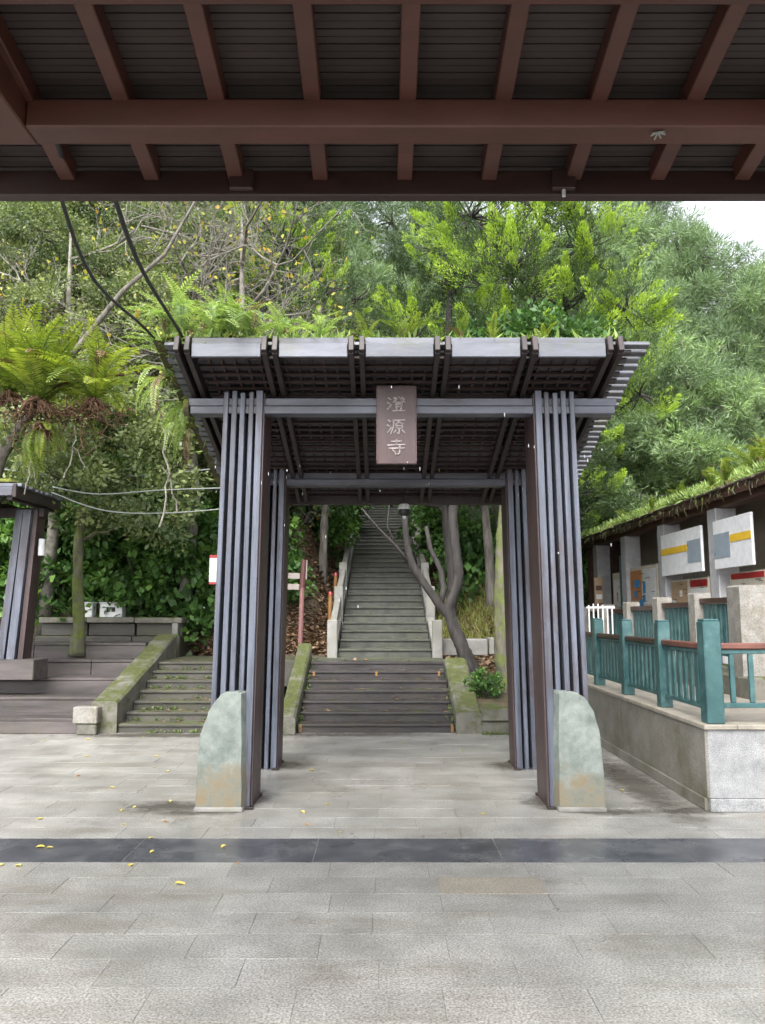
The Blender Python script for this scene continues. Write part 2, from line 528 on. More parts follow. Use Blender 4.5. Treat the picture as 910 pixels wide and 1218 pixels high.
def leaf_mesh(name, pos, axis, length, ratio, tint, mat, fold=0.3, up=None):
    """one folded rhombus for each leaf"""
    pos = np.asarray(pos, float)
    n = len(pos)
    a = norm(np.asarray(axis, float))
    rv = rng.normal(size=(n, 3))
    if up is not None:
        rv = rv * (1 - up) + np.cross(a, np.array([[0, 0, 1.0]])) * 2 * up
    s = norm(rv - a * (rv * a).sum(1, keepdims=True))
    nn = np.cross(s, a)
    l = np.asarray(length, float).reshape(-1, 1) * np.ones((n, 1))
    w = l * ratio
    V = np.empty((n, 4, 3))
    V[:, 0] = pos
    V[:, 1] = pos + a * l * 0.45 + s * w + nn * w * fold
    V[:, 2] = pos + a * l - nn * l * 0.08
    V[:, 3] = pos + a * l * 0.45 - s * w + nn * w * fold
    return quads_mesh(name, V, tint, mat)


def quads_mesh(name, V, tint, mat):
    n = len(V)
    me = bpy.data.meshes.new(name)
    me.vertices.add(n * 4)
    me.vertices.foreach_set('co', V.reshape(-1).astype(np.float32))
    me.loops.add(n * 4)
    me.loops.foreach_set('vertex_index', np.arange(n * 4, dtype=np.int32))
    me.polygons.add(n)
    me.polygons.foreach_set('loop_start', np.arange(0, n * 4, 4, dtype=np.int32))
    at = me.attributes.new('tint', 'FLOAT', 'POINT')
    at.data.foreach_set('value', np.repeat(np.clip(tint, 0, 1), 4).astype(np.float32))
    me.update(calc_edges=True)
    me.materials.append(MATS[mat])
    return me


# ------------------------------------------------------------------ the ground
def terrain(x, y):
    x = np.asarray(x, float)
    y = np.asarray(y, float)
    y0 = 13.2 + smooth01(2.2, 3.6, -x) * 0.75 + smooth01(2.2, 3.4, x) * 6.5 + smooth01(11, 20, x) * -4.0
    s = np.maximum(0, y - y0)
    h = 0.8 + 0.31 * s + 0.0065 * np.clip(s - 18, 0, 40) ** 2
    h = h - 0.2 * smooth01(2.2, 3.4, x)
    left = smooth01(0.85, 2.0, -x) * np.minimum(1.9, 0.62 * s) + smooth01(3.2, 5, -x) * (0.4 + np.minimum(1.4, 0.3 * s))
    right = smooth01(0.95, 2.4, x) * np.minimum(1.0, 0.28 * s)
    h = h + left + right
    h = h - 0.35 * (1 - smooth01(0.75, 1.0, np.abs(x - 0.04)))
    # in front of the hill foot
    bed = 0.27 + 0.19 * np.clip(y - 10.3, 0, 3)
    foot = np.where((x > 1.02) & (x < 2.5), bed, -0.12)
    h = np.where(y < y0, np.where((y > 10.34), foot, -0.12), h)
    bump = 0.10 * np.sin(x * 1.7 + y * 0.9) * np.sin(y * 1.3 - x * 0.6) + 0.06 * np.sin(x * 4.1) * np.sin(y * 3.7)
    h = h + np.where((y > y0 + 0.4) & (np.abs(x - 0.04) > 1.3), bump, 0)
    return h


xs = np.unique(np.concatenate([np.arange(-70, -12, 1.5), np.arange(-12, 14, 0.25), np.arange(14, 72, 1.5)]))
ys = np.unique(np.concatenate([np.arange(9.9, 24, 0.2), np.arange(24, 71, 1.2)]))
gx, gy = np.meshgrid(xs, ys)
gz = terrain(gx, gy)
nx, ny = len(xs), len(ys)
idx = np.arange(nx * ny).reshape(ny, nx)
me = bpy.data.meshes.new('hillside')
me.from_pydata(np.stack([gx, gy, gz], -1).reshape(-1, 3).tolist(), [],
               np.stack([idx[:-1, :-1], idx[:-1, 1:], idx[1:, 1:], idx[1:, :-1]], -1).reshape(-1, 4).tolist())
me.materials.append(MATS['hill_soil'])
me.polygons.foreach_set('use_smooth', [True] * len(me.polygons))
hill = struct(obj('hillside', me))
g = MB()
g.add([(-72, -20, -0.14), (72, -20, -0.14), (72, 72, -0.14), (-72, 72, -0.14)], [(0, 1, 2, 3)])
struct(g.build('ground', 'soil'))

# paved plaza: one joint bed plus real slabs
plaza = struct(MB().box(-9, 9, -4, 10.3, -0.10, -0.004).build('paved_plaza', 'joint_mortar'))
SL, SW = 0.60, 0.27
slab_me = MB().box(-SL / 2 + 0.001, SL / 2 - 0.001, -SW / 2 + 0.001, SW / 2 - 0.001, -0.05, 0, 0.0008).mesh('paving_slab', 'granite_paver')
dark_me = MB().box(-0.6 + 0.002, 0.6 - 0.002, -0.26 + 0.002, 0.26 - 0.002, -0.05, 0, 0.003).mesh('dark_paving_slab', 'dark_paver')
slots = []
rows = [5.05 - SW * (k + 0.5) for k in range(33)] + [5.57 + SW * (k + 0.5) for k in range(18)]
for r_, y in enumerate(rows):
    off = (r_ % 2) * SL / 2 + random.uniform(-0.06, 0.06)
    for k in range(-15, 16):
        x = k * SL + off
        if x > 3.2 and y > 6.3:
            continue
        vis = abs(x) - 0.3 < 0.50 * y + 0.05 and y > 3.0
        slots.append((0 if vis else 1, y, x))
slots.sort()
rest = MB()
for n_, (v, y, x) in enumerate(slots):
    z = random.uniform(-0.0012, 0.0012)
    rot = (random.uniform(-.0012, .0012), random.uniform(-.0012, .0012), random.uniform(-.001, .001))
    if n_ < 298 and v == 0:
        obj('paving_slab', slab_me, plaza, (x, y, z), rot)
    else:
        rest.box(-SL / 2 + .002, SL / 2 - .002, -SW / 2 + .002, SW / 2 - .002, -.05, 0, 0, Matrix.Translation((x, y, z)))
# a warmer replacement slab and soft dark patches round the feet of things
tan = MB().box(-0.30 + .001, 0.30 - .001, -SW / 2 + .001, SW / 2 - .001, -0.05, 0.0, 0.0012).build('paving_slab', 'tan_paver', plaza, (0.62, 5.05 - SW * 1.5, 0.0016))
dm_ = bpy.data.materials.new('dark_patch')  # dark see-through patch with a noisy edge that fades outward
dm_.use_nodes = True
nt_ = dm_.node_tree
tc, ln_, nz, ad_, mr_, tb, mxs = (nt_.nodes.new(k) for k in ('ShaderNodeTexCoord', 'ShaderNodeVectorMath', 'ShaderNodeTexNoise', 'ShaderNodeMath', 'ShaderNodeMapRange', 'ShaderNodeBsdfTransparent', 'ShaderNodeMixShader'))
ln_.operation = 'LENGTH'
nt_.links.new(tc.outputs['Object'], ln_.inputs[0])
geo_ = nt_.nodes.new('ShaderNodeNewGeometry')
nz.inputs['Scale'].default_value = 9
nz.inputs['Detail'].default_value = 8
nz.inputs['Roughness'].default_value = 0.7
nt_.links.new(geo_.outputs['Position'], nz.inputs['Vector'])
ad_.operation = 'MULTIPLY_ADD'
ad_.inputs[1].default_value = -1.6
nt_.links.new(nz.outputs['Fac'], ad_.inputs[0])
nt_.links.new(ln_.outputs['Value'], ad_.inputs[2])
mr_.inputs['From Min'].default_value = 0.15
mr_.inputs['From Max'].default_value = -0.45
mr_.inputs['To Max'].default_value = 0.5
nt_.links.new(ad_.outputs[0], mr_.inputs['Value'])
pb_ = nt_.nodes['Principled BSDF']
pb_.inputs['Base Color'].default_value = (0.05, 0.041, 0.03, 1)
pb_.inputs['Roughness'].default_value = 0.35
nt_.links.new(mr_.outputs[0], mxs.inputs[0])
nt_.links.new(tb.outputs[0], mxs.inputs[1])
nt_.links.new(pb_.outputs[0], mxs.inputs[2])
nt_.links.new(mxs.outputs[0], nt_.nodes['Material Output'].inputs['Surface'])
MATS['dark_patch'] = dm_
disc = MB().add([(math.cos(k * .2618), math.sin(k * .2618), 0) for k in range(24)], [tuple(range(24))]).mesh('dark_patch', 'dark_patch')
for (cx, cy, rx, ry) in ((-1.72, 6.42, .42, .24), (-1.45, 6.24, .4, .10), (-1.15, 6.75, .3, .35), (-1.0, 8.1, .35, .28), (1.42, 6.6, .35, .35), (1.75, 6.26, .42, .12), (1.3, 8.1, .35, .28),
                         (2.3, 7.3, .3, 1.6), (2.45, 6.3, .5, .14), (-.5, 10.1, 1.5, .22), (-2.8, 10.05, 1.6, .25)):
    obj('dark_patch', disc, plaza, (cx, cy, 0.0032), None, (rx, ry, 1))
stuff(rest.build('paving_slabs', 'granite_paver', plaza))
for k in range(-7, 8):
    if k * 1.2 + 0.16 < 9:
        obj('dark_paving_slab', dark_me, plaza, (k * 1.2 + 0.16, 5.31, random.uniform(-.001, .0012)))


# ------------------------------------------------------------------ roof overhead (the pavilion the camera stands in)
pav = thing('pavilion_roof', 'red-brown timber roof overhead with rafters and beams along the top of the picture', 'roof', (0, 0, 0))
KS = 0.36 / 0.35
RSL = -0.19


def roof_z(y):          # underside of the rafters
    return 3.46 + (y - 2.65) * RSL


XW = 2.7
for (ya, yb, z0, z1) in ((2.669, 2.782, 3.35, 3.464), (2.11, 2.26, 3.495, 3.60)):
    B('cross_beam', 'red_timber', pav, -XW if ya < 2.5 else -1.338, XW, ya, yb, z0, z1, 0.006)
B('eave_beam', 'dark_timber', pav, -XW, XW, 3.085, 3.14, 3.314, 3.43, 0.006)
B('side_beam', 'red_timber', pav, -1.52, -1.34, 0.55, 2.79, 3.352, 3.50, 0.006)
B('side_beam', 'red_timber', pav, 1.72, 1.88, 0.55, 2.668, 3.352, 3.50, 0.006)
raf = MB().box(-0.032, 0.032, -1.40, 1.10, -0.0, 0.085, 0.004).mesh('rafter', 'red_timber')
for k in range(-7, 8):
    x = 0.095 + 0.36 * k
    obj('rafter', raf, pav, (x, 2.0, roof_z(2.0)), (math.atan(RSL), 0, 0))
brd = MB()
n_b = 88
for k in range(n_b):
    y = 0.60 + k * 0.0295
    z = roof_z(y) + 0.095
    brd.box(-XW, XW, -0.0132, 0.0132, 0, 0.02, 0, Matrix.Translation((0, y, z + 0.002 * (k % 2))) @ Matrix.Rotation(math.atan(RSL), 4, 'X'))
stuff(brd.build('ceiling_boards', 'ceiling_board', pav))
MB().box(-XW - .1, XW + .1, 0.56, 3.28, 0.028, 0.09, 0, Matrix.Translation((0, 0, roof_z(0) + 0.095)) @ Matrix.Rotation(math.atan(RSL), 4, 'X')).build('roof_deck', 'dark_timber', pav)
for (x, y) in ((-1.43, 0.68), (1.80, 0.68)):
    B('column', 'red_timber', pav, x - 0.08, x + 0.08, y - 0.08, y + 0.08, 0.0, 3.35, 0.01)
for x in (-0.60, 0.77):
    MB().box(x - 0.05, x + 0.05, 3.055, 3.084, 3.33, 3.42, 0.004).build('bracket_plate', 'dark_timber', pav)
MB().tube([(0.77, 3.07, 3.335), (0.77, 3.07, 3.30)], 0.008, 6).build('hook', 'white_paint', pav)
bs = MB()
for k in range(7):
    a = k * 0.9
    bs.tube([(1.04, 2.70, 3.347), (1.04 + 0.028 * math.cos(a), 2.70 + 0.022 * math.sin(a), 3.338 - 0.004 * (k % 3))], 0.003, 4)
stuff(tag(bs.build('cobweb_fluff', 'cable_pale'), 'small pale tuft of cobweb under the overhead beam', 'cobweb'))


# ------------------------------------------------------------------ the gate
GX = 0.14                                  # centre line
gate = thing('gate', 'grey timber gate of bundled posts with a flat slatted roof over the path', 'gate', (GX, 6.4, 0))


def gpart(mb, name, mat, parent=None):
    o = mb.build(name, mat, parent or gate)
    if parent is None:
        o.matrix_parent_inverse = Matrix.Translation((-GX, -6.4, 0))
    return o


def fin(xb, xt, w, y0, y1, ztop, mat, name, parent=None, z0=0.0):
    """one upright board, its foot at xb and its head at xt"""
    m = MB()
    c = 0.004
    poly = [(-w / 2, y0 + c), (-w / 2 + c, y0), (w / 2 - c, y0), (w / 2, y0 + c), (w / 2, y1), (-w / 2, y1)]
    n = len(poly)
    vv = [(xb + px, py, z0) for px, py in poly] + [(xt + px, py, ztop) for px, py in poly]
    ff = [tuple(range(n))[::-1], tuple(range(n, 2 * n))] + [(k, (k + 1) % n, (k + 1) % n + n, k + n) for k in range(n)]
    m.add(vv, ff)
    return gpart(m, name, mat, parent)


def fin_post(sgn, y0, y1, ztop):
    mid = fin(GX + sgn * 1.37, GX + sgn * 1.32, 0.29, y0 + 0.17, y1 - 0.06, ztop - 0.03, 'gate_core', 'post_core')
    for k in range(5):
        u = k / 4
        xb = GX + sgn * (1.225 + u * 0.295)
        xt = GX + sgn * (1.185 + u * 0.285)
        w = (0.056, 0.040, 0.042, 0.044, 0.040)[k]
        fin(xb, xt, w, y0 + (0.0, 0.012, 0.0, 0.008, 0.004)[k], y1 - 0.01 * (k % 2), ztop - 0.01 * (k % 3), 'gate_fin', 'post_board')
    # worn brown board on the side that faces the passage
    xi, xti = GX + sgn * 1.188, GX + sgn * 1.148
    fin(xi, xti, 0.016, y0 + 0.02, y1 + 0.005, ztop - 0.02, 'gate_side', 'side_board')
    for k in (0, 1):
        yy = (y0 - 0.035, y1 - 0.005)[k]
        gpart(MB().box(GX + sgn * 1.20 - 0.035, GX + sgn * 1.20 + 0.035, yy, yy + 0.05, 0, 0.02, 0.003), 'base_shoe', 'gate_dark')


for sg in (-1, 1):
    fin_post(sg, 6.37, 6.80, 3.42)
    fin_post(sg, 7.90, 8.25, 3.05)
SLOPE = -0.30
ROOF_A = math.atan(SLOPE)


def lath_z(y):
    return 3.70 + (y - 5.89) * SLOPE


# beams
for (y0, y1, z0, z1, xa, xb) in ((6.405, 6.53, 3.225, 3.365, -1.66, 2.0), (7.94, 8.08, 2.86, 3.0, -1.62, 1.92)):
    gpart(MB().box(xa, xb, y0, y1, z0 + 0.07, z1, 0.006), 'cross_beam', 'gate_beam')
    gpart(MB().box(xa + 0.02, xb - 0.02, y0 - 0.012, y1, z0, z0 + 0.068, 0.006), 'cross_beam', 'gate_beam')
gpart(MB().box(-1.64, 1.94, 8.52, 8.57, 2.74, 2.88, 0.006), 'rear_fascia', 'gate_dark')
cap = MB().tube([(-1.70, 6.46, 3.295), (-1.655, 6.46, 3.295)], 0.078, 14)
gpart(cap, 'beam_end', 'moss_mat')
# rafter pairs
RX = [-1.58, -0.89, -0.205, 0.475, 1.16, 1.835]
raf2 = MB().box(-0.021, 0.021, -0.02, 2.86, -0.062, 0.05, 0.004).mesh('rafter', 'gate_dark')
tip = MB().box(-0.024, 0.024, -0.05, 0.02, -0.062, 0.062, 0.004).mesh('rafter_tip', 'gate_dark')
for x in RX:
    for s in (-0.042, 0.042):
        r_ = obj('rafter', raf2, gate, (x + s - GX, 5.88 - 6.4, lath_z(5.88) - 0.085), (ROOF_A, 0, 0))
        MB().box(-0.021, 0.021, -0.055, 0.02, -0.050, 0.085, 0.004).build('rafter_tip', 'gate_dark', r_)
# boards of the front eave, one between each two rafter pairs
for a, b in zip(RX[:-1], RX[1:]):
    gpart(MB().box(a + 0.072, b - 0.072, 5.858, 5.888, 3.545, 3.655, 0.004), 'fascia_board', 'gate_lath')
    gpart(MB().box(a + 0.066, b - 0.066, 5.885, 5.925, 3.657, 3.712, 0.004), 'fascia_board', 'gate_lath')
# two staggered layers of laths and the lattice below them
lath_a = MB().box(-1.90, 1.99, -0.031, 0.031, -0.017, 0.017, 0.004).mesh('roof_lath', 'gate_lath')
lath_b = MB().box(-1.80, 1.86, -0.031, 0.031, -0.014, 0.014, 0.004).mesh('roof_lath', 'gate_lath_shaded')
for k in range(28):
    y = 5.97 + 0.096 * k
    j = random.uniform(-0.015, 0.015)
    obj('roof_lath', lath_a, gate, (j, y - 6.4, lath_z(y)), (ROOF_A, 0, random.uniform(-.002, .002)))
    y += 0.048
    j = random.uniform(-0.015, 0.015)
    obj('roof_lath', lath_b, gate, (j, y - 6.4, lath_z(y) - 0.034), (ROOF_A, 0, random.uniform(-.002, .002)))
bat = MB().box(-0.011, 0.011, 0.03, 2.72, -0.012, 0.012, 0.0).mesh('lattice_batten', 'lattice_wood')
for k in range(33):
    x = -1.52 + k * 0.104
    if min(abs(x - q) for q in RX) > 0.07:
        obj('lattice_batten', bat, gate, (x - GX, 5.89 - 6.4, lath_z(5.89) - 0.062), (ROOF_A, 0, 0))
bat2 = MB().box(-1.62, 1.62, -0.009, 0.009, -0.010, 0.010, 0.0).mesh('lattice_batten', 'lattice_wood')
for k in range(24):
    y = 6.0 + k * 0.108
    obj('lattice_batten', bat2, gate, (0, y - 6.4, lath_z(y) - 0.084), (ROOF_A, 0, 0))
# moss and soil lying on the laths
mm = MB()
nxx, nyy = 60, 24
for j in range(nyy + 1):
    for i in range(nxx + 1):
        x = -1.84 + i / nxx * 3.80
        y = 5.93 + j / nyy * 2.5
        t = 0.5 + 0.5 * math.sin(x * 3.1 + y) * math.sin(y * 4.3 - x * 1.3)
        edge = min(1, i / 3, (nxx - i) / 6, (j + 1) / 4, (nyy - j) / 3)
        mm.v.append((x - GX, y - 6.4, lath_z(y) + 0.021 + edge * (0.015 + 0.05 * t * (1.6 if x < -0.3 else 0.5))))
for j in range(nyy):
    for i in range(nxx):
        a = j * (nxx + 1) + i
        mm.f.append((a, a + 1, a + nxx + 2, a + nxx + 1))
mm.build('moss_bed', 'moss_mat', gate, smooth=True)

# name board with raised characters
plq = thing('name_plaque', 'red-brown upright name board with three pale carved characters on the gate beam', 'sign', (0.118, 6.36, 3.115))
MB().box(-0.168, 0.168, -0.03, 0.028, -0.335, 0.335, 0.008).build('board', 'plaque_wood', plq)
for (x0, x1, z0, z1) in ((-.168, .168, .322, .337), (-.168, .168, -.337, -.322), (-.17, -.155, -.321, .321), (.155, .17, -.321, .321)):
    MB().box(x0, x1, -0.036, 0.0, z0, z1, 0.003).build('frame', 'plaque_wood', plq)
WATER = [[(.08, .90), (.22, .80)], [(.02, .60), (.16, .52)], [(.03, .14), (.12, .22), (.25, .46)]]
CH = [
    WATER + [[(.38, .92), (.58, .90), (.36, .64)], [(.44, .80), (.51, .72)], [(.64, .97), (.74, .82), (.99, .62)],
             [(.86, .95), (.75, .86)], [(.95, .85), (.83, .75)], [(.45, .61), (.86, .62)], [(.48, .50), (.51, .34)],
             [(.48, .50), (.83, .51), (.80, .34)], [(.5, .34), (.8, .34)], [(.50, .27), (.56, .13)],
             [(.81, .27), (.73, .12)], [(.33, .05), (.97, .07)]],
    WATER + [[(.34, .88), (.97, .91)], [(.38, .88), (.36, .5), (.22, .06)], [(.68, .87), (.58, .75)], [(.5, .72), (.5, .4)],
             [(.5, .72), (.85, .73), (.83, .4)], [(.5, .56), (.83, .56)], [(.5, .41), (.83, .41)],
             [(.67, .4), (.67, .06), (.57, .12)], [(.5, .3), (.38, .12)], [(.82, .3), (.96, .12)]],
    [[(.25, .85), (.80, .88)], [(.52, 1.0), (.50, .63)], [(.05, .62), (.96, .66)], [(.12, .42), (.94, .44)],
     [(.70, .57), (.68, .10), (.50, .02), (.46, .10)], [(.30, .33), (.44, .18)]]]
for ci, (zc, hh) in enumerate(((0.175, 0.13), (-0.02, 0.14), (-0.195, 0.135))):
    m = MB()
    for st in CH[ci]:
        pts = [Vector((-0.004 + (px - 0.5) * 0.158, -0.031, zc + (pz - 0.5) * hh)) for px, pz in st]
        for a, b in zip(pts[:-1], pts[1:]):
            d = (b - a).normalized()
            s = Vector((-d.z, 0, d.x)) * 0.0082
            a2, b2 = a - d * 0.003, b + d * 0.003
            yo = Vector((0, -0.007, 0))
            s2 = s * 0.72
            m.add([a2 + s, a2 - s, b2 - s2, b2 + s2, a2 + s * .6 + yo, a2 - s * .6 + yo, b2 - s2 * .6 + yo, b2 + s2 * .6 + yo],
                  [(0, 1, 2, 3), (4, 7, 6, 5), (0, 4, 5, 1), (1, 5, 6, 2), (2, 6, 7, 3), (3, 7, 4, 0)])
    m.build('character', 'letter_paint', plq)

# the two guard stones in front of the posts
for sg, lab in ((-1, 'pale green rounded guard stone before the left gate post, rusty at its foot'),
                (1, 'pale green rounded guard stone before the right gate post next to the granite wall')):
    st = thing('guard_stone', lab, 'stone', (GX + sg * 1.41, 6.36, 0), 0, 'guard stones of the gate')
    prof = [(-0.165, 0.0), (0.20, 0.0), (0.195, 0.30), (0.18, 0.56)]
    if sg < 0:
        prof += [(0.155, 0.66), (0.115, 0.76), (0.06, 0.855), (0.0, 0.91), (-0.12, 0.92)]
    else:
        prof += [(0.168, 0.62), (0.13, 0.76), (0.075, 0.86), (0.01, 0.91), (-0.13, 0.925)]
    prof += [(-0.15, 0.90), (-0.16, 0.5)]
    pts = []
    for i in range(len(prof)):          # a chipped outline
        a, b = prof[i], prof[(i + 1) % len(prof)]
        n_ = 1 if (i in (0,)) else 3
        for k in range(n_):
            t = k / n_
            jx = random.uniform(-0.006, 0.006) if i > 1 else 0
            pts.append(((a[0] + (b[0] - a[0]) * t) * 1.0 + jx, a[1] + (b[1] - a[1]) * t))
    pts = [(sg * x, z) for x, z in pts]
    m = MB()
    n = len(pts)
    cx = sum(p[0] for p in pts) / n
    cz = sum(p[1] for p in pts) / n
    rings = []
    for (yy, k, add) in ((-0.085, 0.975, 0), (-0.072, 1.0, 0), (0.058, 1.0, 1), (0.07, 0.98, 1)):
        ring = []
        for (x, z) in pts:
            zz = cz + (z - cz) * k if z > 0.02 else 0.0
            xx = cx + (x - cx) * k
            if add and sg * x < -0.1:
                xx -= sg * 0.03
            ring.append((xx, yy, zz))
        rings.append(ring)
    vv = [p for r_ in rings for p in r_]
    ff = [tuple(range(n)), tuple(range(3 * n, 4 * n))[::-1]]
    for q in range(3):
        ff += [(q * n + k, q * n + (k + 1) % n, (q + 1) * n + (k + 1) % n, (q + 1) * n + k) for k in range(n)]
    m.add(vv, ff)
    m.build('slab', 'green_stone', st)
    MB().box(-0.19, 0.19, -0.10, 0.06, 0, 0.035, 0.006).build('plinth', 'grey_stone', st, (sg * 0.015, 0, 0))

# lamp under the rear eave of the gate
lamp = thing('hanging_lamp', 'small black lamp with a white top hanging under the rear edge of the gate roof', 'lamp', (0.24, 8.45, 2.60))
MB().tube([(0, 0, 0.14), (0, 0, 0.28)], 0.008, 6).build('stem', 'black_plastic', lamp)
MB().tube([(0, 0, 0.15), (0, 0, 0.13), (0, 0, 0.09), (0, 0, 0.075)], [0.02, 0.055, 0.07, 0.07], 14).build('top', 'white_paint', lamp)
MB().tube([(0, 0, 0.074), (0, 0, 0.03), (0, 0, 0.0)], [0.064, 0.06, 0.035], 14).build('housing', 'black_plastic', lamp)
MB().tube([(0, -0.02, -0.001), (0, -0.02, -0.03)], [0.025, 0.012], 10).build('lens', 'pale_panel', lamp)

# ------------------------------------------------------------------ stairs
RISE, TREAD = 0.114, 0.285


def flight(name, label, x0, x1, y0, n, rise, tread, mat, z0=0.0, over=0.02):
    t = thing(name, label, 'staircase', ((x0 + x1) / 2, y0, z0))
    w = (x1 - x0) / 2
    sm = MB().box(-w, w, 0, tread + 0.06, -rise - 0.1, -0.038, 0.004).mesh('riser', mat)
    tm = MB().box(-w + 0.004, w - 0.004, -over, tread + 0.03, -0.036, 0.0, 0.006).mesh('tread', mat)
    for k in range(n):
        j = random.uniform(-0.004, 0.004)
        a = obj('riser', sm, t, (j, k * tread, (k + 1) * rise))
        obj('tread', tm, t, (j, k * tread + random.uniform(-.004, .004), (k + 1) * rise), (random.uniform(-.004, .004), random.uniform(-.001, .001), 0))
    return t


low_st = flight('entrance_stairs', 'short wet dark flight of steps seen through the gate', -1.10, 0.93, 10.25, 7, RISE, TREAD, 'step_dark')
for (x, k) in ((-1.02, 5), (-0.09, 5), (0.84, 5), (-1.06, 0), (0.90, 0)):
    MB().box(-0.016, 0.016, -0.024, -0.021, -0.10 if k == 0 else -0.075, -0.005 if k == 0 else -0.01).build('brass_marker', 'brass_strip', low_st, (x + 0.085, k * TREAD, (k + 1) * RISE))
side_st = flight('side_stairs', 'narrow mossy flight of steps left of the gate behind its left post', -3.42, -1.80, 10.25, 7, RISE, TREAD, 'step_mossy')
up_st = flight('hill_stairs', 'long grey stone staircase climbing the wooded hill behind the gate', -0.74, 0.82, 13.05, 52, 0.142, 0.45, 'step_grey', 0.80, 0.025)
struct(B('stair_landing', 'step_grey', None, -1.3, 1.0, 12.22, 13.2, 0.4, 0.80, 0.01))
struct(B('upper_landing', 'step_mossy', None, -3.42, -1.3, 12.22, 13.6, 0.4, 0.798, 0.01))


def slope_wall(name, label, x0, x1, y0, y1, z0, z1, mat, zb=0.0, n=7, cat='wall', cap=0.0):
    """low wall with an inclined top, slightly uneven"""
    t = thing(name, label, cat, ((x0 + x1) / 2, y0, zb))
    vv, ff = [], []
    cx = (x0 + x1) / 2
    for i in range(n + 1):
        u = i / n
        y = y0 + (y1 - y0) * u - y0
        z = z0 + (z1 - z0) * u - zb
        j = random.uniform(-0.012, 0.012)
        for (x, zz) in ((x0 - cx, -0.3), (x0 - cx, z - 0.03 + j), (x0 - cx + 0.03, z + j), (x1 - cx - 0.03, z + j), (x1 - cx, z - 0.03 + j), (x1 - cx, -0.3)):
            vv.append((x + random.uniform(-.006, .006), y, zz))
    for i in range(n):
        for k in range(5):
            a = i * 6 + k
            ff.append((a, a + 1, a + 7, a + 6))
    ff += [tuple(range(6)), tuple(n * 6 + k for k in range(6))]
    MB().add(vv, ff).build('body', mat, t)
    return t


slope_wall('stair_side_wall', 'sloping mossy side wall along the left of the entrance steps', -1.33, -1.115, 10.12, 12.35, 0.22, 1.06, 'mossy_stone')
slope_wall('stair_side_wall', 'stubby mossy stone side wall along the right of the entrance steps', 0.95, 1.28, 10.15, 12.0, 0.26, 0.86, 'mossy_stone')
kerb = thing('bed_kerb', 'low mossy kerb right of the entrance steps round the tree bed', 'kerb', (1.9, 10.2, 0))
for k in range(3):
    MB().box(-0.31, 0.31, -0.1, 0.12, 0.16, 0.33, 0.015).build('kerb_stone', 'mossy_stone', kerb, (-0.32 + k * 0.625, 0, random.uniform(-.006, .006)))
    MB().box(-0.30, 0.30, -0.06, 0.10, -0.05, 0.158, 0.012).build('kerb_base', 'mossy_stone', kerb, (-0.32 + k * 0.625, 0, 0))
ledge = thing('stone_ledge', 'grey stone ledge on the slope right of the upper stairs', 'ledge', (1.75, 13.25, 0.6))
for k in range(2):
    MB().box(-0.42, 0.42, -0.16, 0.2, 0.22, 0.50, 0.02).build('stone', 'grey_stone', ledge, (-0.40 + k * 0.86, 0, 0.02 * k))
    MB().box(-0.40, 0.40, -0.14, 0.2, -0.2, 0.218, 0.02).build('stone', 'mossy_stone', ledge, (-0.40 + k * 0.86, 0, 0.02 * k))

# balustrades of the long staircase
for sg, xx, lab in ((-1, -0.84, 'weathered stone balustrade climbing along the left of the long hill staircase'),
                    (1, 0.91, 'weathered stone balustrade climbing along the right of the long hill staircase')):
    bal = thing('stair_balustrade', lab, 'balustrade', (xx, 13.0, 0.8))
    pm = MB().box(-0.085, 0.085, -0.085, 0.085, -0.35, 0.62, 0.012).mesh('post', 'grey_stone')
    rm = MB().box(-0.055, 0.055, 0.087, 1.713, -0.07, 0.07, 0.01).mesh('rail', 'grey_stone')
    wm = MB().box(-0.07, 0.07, 0.087, 1.713, -0.3, 0.10, 0.01).mesh('curb', 'grey_stone')
    for k in range(13):
        y = k * 1.8
        z = y * 0.142 / 0.45 + (0.05 if k else 0)
        obj('post', pm, bal, (random.uniform(-.01, .01), y, z), (0, 0, random.uniform(-.03, .03)))
        if k < 12:
            a = math.atan(0.142 / 0.45)
            M_ = (a, 0, 0)
            ln = 1.0 / math.cos(a)
            if sg < 0 or k > 0:
                obj('rail', rm, bal, (0, y, z + 0.44), M_, (1, ln, 1))
            obj('curb', wm, bal, (0, y, z + 0.02), M_, (1, ln, 1))
for (x, y, z) in ((-0.84, 14.0, 1.52), (-0.84, 15.6, 2.02), (0.97, 13.15, 1.33)):
    pass

# ------------------------------------------------------------------ terraces on the left
ter = thing('timber_terrace', 'wide wet timber-faced seating steps at the left of the plaza', 'terrace', (-6.2, 10.2, 0))
TZ = [0.20, 0.40, 0.61, 0.83, 1.06]
TY = [10.2, 10.78, 11.36, 11.95, 12.55, 13.4]
for k in range(5):
    x = -10.0
    right = -3.78 + (0 if k < 4 else 0.0)
    while x < right - 0.05:
        L_ = min(random.uniform(1.5, 2.6), right - x)
        if right - (x + L_) < 0.5:
            L_ = right - x
        zb = TZ[k - 1] - 0.05 if k else 0.0
        MB().box(0, L_ - 0.008, -0.045, 0.0, zb + 0.002, TZ[k] - 0.044, 0.006).build('face_board', 'timber_bench', ter, (x + 6.2, TY[k] - 10.2 + random.uniform(-.004, .004), 0))
        for q in range(3):
            d = (TY[k + 1] - TY[k]) / 3
            MB().box(0, L_ - 0.008, 0.004, d - 0.006, -0.04, 0.0, 0.006).build('seat_plank', 'timber_bench', ter, (x + 6.2, TY[k] - 10.2 + q * d - 0.05, TZ[k] + random.uniform(-.003, .003)))
        x += L_
    B('core', 'soil', ter, -10 + 6.2, right - 0.02 + 6.2, TY[k] - 10.2, 3.4, -0.1, TZ[k] - 0.045, 0)
